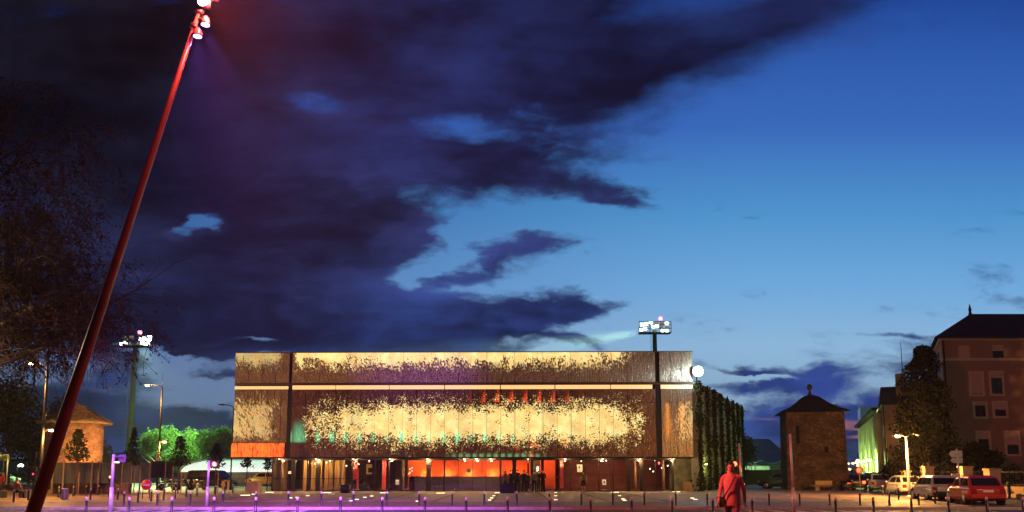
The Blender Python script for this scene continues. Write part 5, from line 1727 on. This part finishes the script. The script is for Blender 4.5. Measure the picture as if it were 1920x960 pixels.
# ------------------------------------------------------------------ motorbikes
def motorbike(label, px, d, heading, col=(.02, .02, .022), sc=.95):
    t_ = thing('motorbike', label, 'motorbike', tuple(G(px, d)), R(heading), 'parked motorbikes')
    t_.scale = (sc, sc, sc)
    for x in (-.68, .68):
        c = (x, 0, .31)
        w_ = MB().lathe([(.22, -.05), (.30, -.055), (.315, 0), (.30, .055), (.22, .05)], c, 20, 0, 'y').build('wheel', rubber, t_)
        q = MB().lathe([(.20, -.02), (.225, -.03), (.225, .03), (.20, .02)], c, 20, 0, 'y').tube([(x, -.06, .31), (x, .06, .31)], .04, 8)
        for k in range(5):
            a = 6.283 * k / 5
            q.tube([c, (x + .21 * math.cos(a), 0, .31 + .21 * math.sin(a))], .014, 4)
        q.build('rim', chrome, w_)
    bp = mat('bike paint ' + str(col), col, .25, .2, spec=.6)
    MB().tube([(.68, .07, .31), (.42, .07, .98)], .025, 6).tube([(.68, -.07, .31), (.42, -.07, .98)], .025, 6).build('fork', chrome, t_)
    MB().tube([(.44, 0, .85), (.1, 0, .45), (-.3, 0, .38), (-.68, 0, .31)], .04, 6).tube([(.44, 0, .86), (-.25, 0, .70), (-.68, 0, .34)], .03, 6).build('frame', darkmetal, t_)
    MB().ball((.14, 0, .84), (.30, .16, .15), 12).build('tank', bp, t_)
    MB().ball((-.38, 0, .80), (.42, .14, .085), 12).build('seat', black, t_)
    MB().box((.02, 0, .48), (.42, .30, .34)).build('engine', grey, t_, bevel=.05)
    MB().tube([(.1, -.16, .35), (-.3, -.18, .30), (-.8, -.19, .42)], [.03, .045, .055], 8).build('exhaust', chrome, t_)
    MB().tube([(.40, -.36, 1.04), (.42, -.12, 1.0), (.42, .12, 1.0), (.40, .36, 1.04)], .018, 6).build('handlebar', darkmetal, t_)
    MB().ball((.56, 0, .90), (.10, .12, .12), 10).build('headlight', mat('headlamp glass', (.6, .6, .6), .08), t_)
    MB().tube([(-.42, .0, .72), (-.80, 0, .80), (-.98, 0, .62)], [.10, .08, .05], 8).build('mudguard', bp, t_)
    MB().box((-.93, 0, .70), (.05, .12, .07)).build('tail_lamp', mat('tail lamp glass', (.30, .012, .012), .12), t_)
    return t_


motorbike('dark motorbike next to the bench by the square tower', 1590, 920, 25)
motorbike('dark motorbike leftmost of the pair before the hoarding end', 318, 919.5, 20, (.05, .02, .015))
motorbike('dark motorbike right of the pair before the hoarding end', 341, 919, 15)
motorbike('dark motorbike standing in front of the black van', 372, 918.5, 160, (.03, .012, .01))
motorbike('dark motorbike at the right edge before the shrub', 1893, 934, 60)

# ------------------------------------------------------------------ people
def person(label, loc, heading, top, trs, sk=None, pose='stand', hairc=(.02, .015, .012), hh=1.72, hair='short', sleeves=True, legs_bare=False, hem=None, seed=0, face=False, group=None):
    """one continuous skinned body; forward is -y locally"""
    rnd = random.Random(seed)
    sc = hh / 1.75
    pts, rad, edg, kind = [], [], [], []

    def v(p, r, k):
        pts.append(Vector(p))
        rad.append(r)
        kind.append(k)
        return len(pts) - 1

    def e(*ids):
        for a, b in zip(ids[:-1], ids[1:]):
            edg.append((a, b))
    sit = pose == 'sit'
    dzz = -.50 if sit else 0
    pel = v((0, 0, .97 + dzz), (.155, .115), 'leg')
    sp1 = v((0, .01, 1.12 + dzz), (.14, .105), 'top')
    sp2 = v((0, .015, 1.30 + dzz), (.165, .115), 'top')
    sp3 = v((0, .01, 1.44 + dzz), (.115, .09), 'top')
    nk = v((0, 0, 1.52 + dzz), (.055, .06), 'skin')
    hd = v((0, -.012, 1.60 + dzz), (.07, .085), 'skin')
    h2 = v((0, -.012, 1.68 + dzz), (.072, .088), 'skin')
    h3 = v((0, -.005, 1.735 + dzz), (.045, .055), 'skin')
    e(pel, sp1, sp2, sp3, nk, hd, h2, h3)
    hands = []
    st = {'stand': .0, 'walk': .34, 'sit': 0, 'lean': .06}[pose]
    for s_ in (-1, 1):
        sw = st * s_
        if sit:
            hip = v((s_ * .10, -.02, .93 + dzz), (.085, .09), 'leg')
            kn = v((s_ * .13, -.44, .94 + dzz), (.06, .065), 'leg')
            an_ = v((s_ * .13, -.46, .09), (.04, .045), 'leg')
        else:
            hip = v((s_ * .095, .0, .88), (.088, .095), 'leg')
            kn = v((s_ * .10, -sw * .42 - .01, .50), (.058, .065), 'leg')
            an_ = v((s_ * .10, -sw * .62 + (.10 if sw < 0 else 0) + .015, .085), (.038, .045), 'leg')
        hl_ = v((an_ and pts[an_].x, pts[an_].y - .02, .045), (.04, .04), 'shoe')
        toe = v((pts[an_].x + s_ * .02, pts[an_].y - .17, .035), (.042, .028), 'shoe')
        e(pel, hip, kn, an_, hl_, toe)
        sh = v((s_ * .175, .01, 1.425 + dzz), (.068, .07), 'top')
        asw = -st * s_ * .9
        out = rnd.uniform(.02, .07)
        if pose == 'lean':
            el = v((s_ * .25, -.02, 1.15 + dzz), (.046, .048), 'arm')
            wr = v((s_ * .13, -.22, 1.10 + dzz), (.034, .034), 'arm')
        elif sit:
            el = v((s_ * .25, -.06, 1.16 + dzz), (.046, .048), 'arm')
            wr = v((s_ * .16, -.28, 1.03 + dzz), (.034, .034), 'arm')
        else:
            el = v((s_ * (.21 + out), -asw * .28 + .03, 1.14), (.046, .048), 'arm')
            wr = v((s_ * (.215 + out), -asw * .60 - .04, .90), (.032, .034), 'arm')
        d = (pts[wr] - pts[el]).normalized()
        hd_ = v(pts[wr] + d * .075, (.030, .018), 'hand')
        e(sp3, sh, el, wr, hd_)
        hands.append((pts[wr].copy(), pts[hd_].copy(), d, s_))
    me = bpy.data.meshes.new('person_body')
    me.from_pydata([p * sc for p in pts], edg, [])
    o = bpy.data.objects.new('tmp', me)
    COL.objects.link(o)
    md = o.modifiers.new('skin', 'SKIN')
    md.use_smooth_shade = True
    for i, sv in enumerate(me.skin_vertices[0].data):
        sv.radius = (rad[i][0] * sc, rad[i][1] * sc)
        sv.use_root = i == 0
    sb = o.modifiers.new('sub', 'SUBSURF')
    sb.levels = sb.render_levels = 1 if not face else 2
    dg = C.evaluated_depsgraph_get()
    dg.update()
    em = bpy.data.meshes.new_from_object(o.evaluated_get(dg))
    bpy.data.objects.remove(o)
    vs = [tuple(x.co) for x in em.vertices]
    q = MB()
    skel = [(pts[i] * sc, kind[i]) for i in range(len(pts))]
    segs = []
    for a, b in edg:
        for f in (.0, .25, .5, .75, 1.0):
            k = kind[b] if f > .35 else kind[a]
            segs.append((pts[a].lerp(pts[b], f) * sc, k))
    mi = {'top': 1, 'leg': 2, 'shoe': 3, 'skin': 0, 'hand': 0, 'arm': 1 if sleeves else 0}
    q.v = vs
    for f in em.polygons:
        c = f.center
        k = min(segs, key=lambda t: (t[0] - c).length_squared)[1]
        m = mi[k]
        if k == 'leg' and legs_bare and c.z < .55 * sc:
            m = 0
        if k == 'leg' and c.z > 1.0 * sc and not sit:
            m = 1
        if hem and k == 'leg' and c.z > hem * sc:
            m = 1
        q.f.append(tuple(f.vertices))
        q.mi.append(m)
        q.sm.append(True)
    # fingers, thumb, nose, ears
    for wpos, hpos, d, s_ in hands:
        side_ = d.cross(Vector((s_, 0, 0))).normalized() if abs(d.x) < .9 else Vector((0, 1, 0))
        nrm = d.cross(side_).normalized()
        for k, ln in zip((-1.5, -.5, .5, 1.5), (.062, .078, .074, .058)):
            b_ = hpos + side_ * k * .019 - d * .012
            q.tube([b_ * sc, (b_ + d * ln * .5 + nrm * .004) * sc, (b_ + d * ln + nrm * (-.022 * s_)) * sc], [.0095 * sc, .009 * sc, .007 * sc], 6, 0)
        b_ = hpos - d * .055 - side_ * .022
        q.tube([b_ * sc, (b_ - side_ * .03 + d * .03) * sc, (b_ - side_ * .034 + d * .062) * sc], [.012 * sc, .0105 * sc, .008 * sc], 6, 0)
    hc = pts[hd].lerp(pts[h2], .5)
    q.add([tuple((hc + Vector(p)) * sc) for p in ((-.014, -.085, -.035), (.014, -.085, -.035), (0, -.118, -.032), (0, -.09, .02))], [(0, 1, 2), (0, 2, 3), (1, 3, 2)], 0, True)
    for s_ in (-1, 1):
        q.ball(tuple((hc + Vector((s_ * .078, .01, -.005))) * sc), (.014 * sc, .022 * sc, .034 * sc), 6, 0)
        q.ball(tuple((hc + Vector((s_ * .032, -.084, .012))) * sc), (.013 * sc, .008 * sc, .008 * sc), 6, 4)
    q.ball(tuple((hc + Vector((0, -.082, -.062))) * sc), (.024 * sc, .01 * sc, .007 * sc), 6, 5)
    tm = lambda c, n: mat('cloth %s' % str(tuple(round(x, 3) for x in c)), c, .85, var=.15, scale=9)
    g = Vector(loc)
    ob = q.build('person', [sk or skin, tm(top, 't'), tm(trs, 'l'), mat('shoe leather', (.03, .025, .022), .5), black, mat('lips', (.35, .14, .12), .5)], None, tuple(g), fix=False)
    ob.rotation_euler.z = R(heading)
    tag(ob, label, 'person', group)
    bpy.data.meshes.remove(em)
    # hair shell
    hm2 = MB()
    c = hc + Vector((0, .014, .035))
    n_ = 12
    vs, rows = [], 6
    for i in range(rows + 1):
        a = math.pi * .5 * (1 - i / rows) if hair == 'short' else math.pi * (.5 - .72 * i / rows)
        for k in range(n_):
            b = 6.283 * k / n_
            front = max(0, -math.sin(b))
            aa = max(a, front * .55 - .1) if hair != 'short' else max(a - .35 * (1 - front), front * .45 - .1 * (1 - front))
            vs.append(tuple((c + Vector((math.cos(aa) * math.cos(b) * .088, math.cos(aa) * math.sin(b) * .104, math.sin(aa) * (.10 if aa > 0 else .2)))) * sc))
    hm2.add(vs, [(i * n_ + k, i * n_ + (k + 1) % n_, (i + 1) * n_ + (k + 1) % n_, (i + 1) * n_ + k) for i in range(rows) for k in range(n_)] + [tuple(range(n_))], 0, True)
    o = hm2.build('hair', mat('hair %s' % str(hairc), hairc, .6), ob)
    return ob


crowd = 'people waiting at the theatre entrance'
navy, blk, gry = (.02, .025, .05), (.012, .012, .014), (.10, .09, .09)
PPL = [(947.5, 921, 30, (.30, .22, .17), (.10, .07, .06), 'stand', 1.66, 'short', True, 'person in a pale top just behind the dark planter box'),
       (957.5, 922.5, 170, (.03, .022, .02), blk, 'stand', 1.74, 'short', True, 'person in dark brown jacket standing by the dark planter box'),
       (970.5, 924, 185, navy, blk, 'stand', 1.80, 'short', True, 'tall person in navy coat, legs apart, right of the planter box'),
       (982.5, 923, 200, (.018, .016, .018), (.03, .025, .03), 'lean', 1.74, 'long', True, 'person with long dark hair in the middle of the waiting group'),
       (989.0, 922, 160, (.05, .045, .045), blk, 'stand', 1.6, 'short', True, 'small person half hidden in the middle of the waiting group'),
       (1002, 924, 180, (.17, .14, .13), blk, 'stand', 1.70, 'long', True, 'person with a grey jacket and dark trousers seen from behind'),
       (1010, 922, 150, (.02, .02, .022), (.015, .015, .02), 'stand', 1.72, 'short', True, 'person in black just behind the grey jacketed one'),
       (1018, 923.5, 195, (.015, .014, .016), blk, 'lean', 1.78, 'long', True, 'person in a long black coat at the right of the waiting group'),
       (1029, 918, 10, (.30, .10, .07), (.02, .02, .025), 'stand', 1.70, 'short', False, 'person in a dark red top with bare arms lit inside the doorway'),
       (1041, 918, -30, (.25, .06, .05), (.10, .05, .06), 'lean', 1.68, 'long', False, 'person in red inside the foyer next to the red banner'),
       (1094, 924.5, 190, (.16, .17, .05), (.10, .035, .03), 'stand', 1.70, 'short', False, 'lone person in an olive green top and dark shorts before the posters')]
for i, (px, d, hd_, top, trs, po, hh, hr, sl, lab) in enumerate(PPL):
    lone = 'lone' in lab
    person(lab, G(px, d), hd_ - 0, top, blk if lone else trs, None, po, hh=hh, hair=hr, sleeves=sl, legs_bare=lone, seed=i, group=None if lone else crowd)
person('person seated on the stone bench at the left edge, facing away', G(27, 935) + Vector((0, .12, .0)), 170, (.42, .20, .15), (.02, .02, .025), pose='sit', hair='long', seed=30)
person('person in red at the far left edge beside the street', G(3, 926), 90, (.40, .04, .03), (.05, .03, .03), pose='stand', hh=1.62, seed=31)
walker = person('person lit bright red walking in the foreground before the theatre corner', (5.03, 18.5, 0), -28, (.50, .20, .18), (.16, .06, .06), pose='walk', hh=1.82, seed=32, face=True)
q = MB()
rings = [(.78, .19, .15), (.82, .195, .155), (.95, .185, .148), (1.12, .178, .142), (1.28, .198, .146), (1.40, .195, .134), (1.47, .135, .112), (1.53, .085, .095), (1.57, .088, .10)]
vs, n = [], 28
rq = random.Random(9)
for i, (z, rx, ry) in enumerate(rings):
    for k in range(n):
        a = 6.283 * k / n
        f = 1 + .035 * math.sin(a * 5 + i * 1.3) * (1 if z < 1.35 else .3) + rq.uniform(-.012, .012)
        vs.append((rx * f * math.cos(a) * 1.03, ry * f * math.sin(a) + .01, (z + .012 * math.sin(a * 3 + i)) * 1.04))
q.add(vs, [(i * n + k, i * n + (k + 1) % n, (i + 1) * n + (k + 1) % n, (i + 1) * n + k) for i in range(len(rings) - 1) for k in range(n)], 0, True)
jk = q.build('jacket', mat('jacket cloth', (.50, .24, .21), .85, var=.3, scale=7, bump=.4), walker, fix=False)
jk.modifiers.new('thick', 'SOLIDIFY').thickness = .012
MB().tube([(.13, -.145, 1.52), (.0, -.185, 1.25), (-.19, -.15, .98)], .018, 6).box((-.25, -.08, .92), (.10, .26, .24)).build('shoulder_bag', mat('bag leather', (.05, .03, .025), .6, var=.2), walker, bevel=.01)
bg_ = thing('bag', 'bulky dark bag lying on the stone bench at the left edge', 'bag', tuple(G(17, 934) + Vector((0, 0, .465))))
MB().ball((0, 0, .2), (.42, .2, .2), 12).build('body', black, bg_)
MB().tube([(-.2, 0, .36), (-.12, 0, .5), (.08, 0, .5), (.16, 0, .37)], .02, 6).build('handle', black, bg_)
tb = thing('bag', 'pale tote bag on the paving among the waiting group', 'bag', tuple(G(992.5, 925)))
MB().box((0, 0, .17), (.24, .12, .34), taper=.85).build('body', mat('tote cloth', (.36, .28, .2), .8), tb)
MB().tube([(-.06, 0, .34), (-.03, 0, .46), (.03, 0, .46), (.06, 0, .34)], .01, 5).build('handle', black, tb)


# ------------------------------------------------------------------ damp evening air
hz = MB().slab((-440, -60, -1.5), (440, 480, 34)).build('haze', bpy.data.materials.new('evening haze'))
hz['kind'] = 'stuff'
M = hz.data.materials[0]
M.use_nodes = True
M.node_tree.nodes.clear()
t = NT(M.node_tree)
pv = t.node('ShaderNodeVolumePrincipled')
pv.inputs['Color'].default_value = (.85, .88, .95, 1)
pv.inputs['Density'].default_value = .00024
pv.inputs['Anisotropy'].default_value = .25
t.l.new(pv.outputs[0], t.node('ShaderNodeOutputMaterial').inputs['Volume'])
S.cycles.volume_bounces = 0
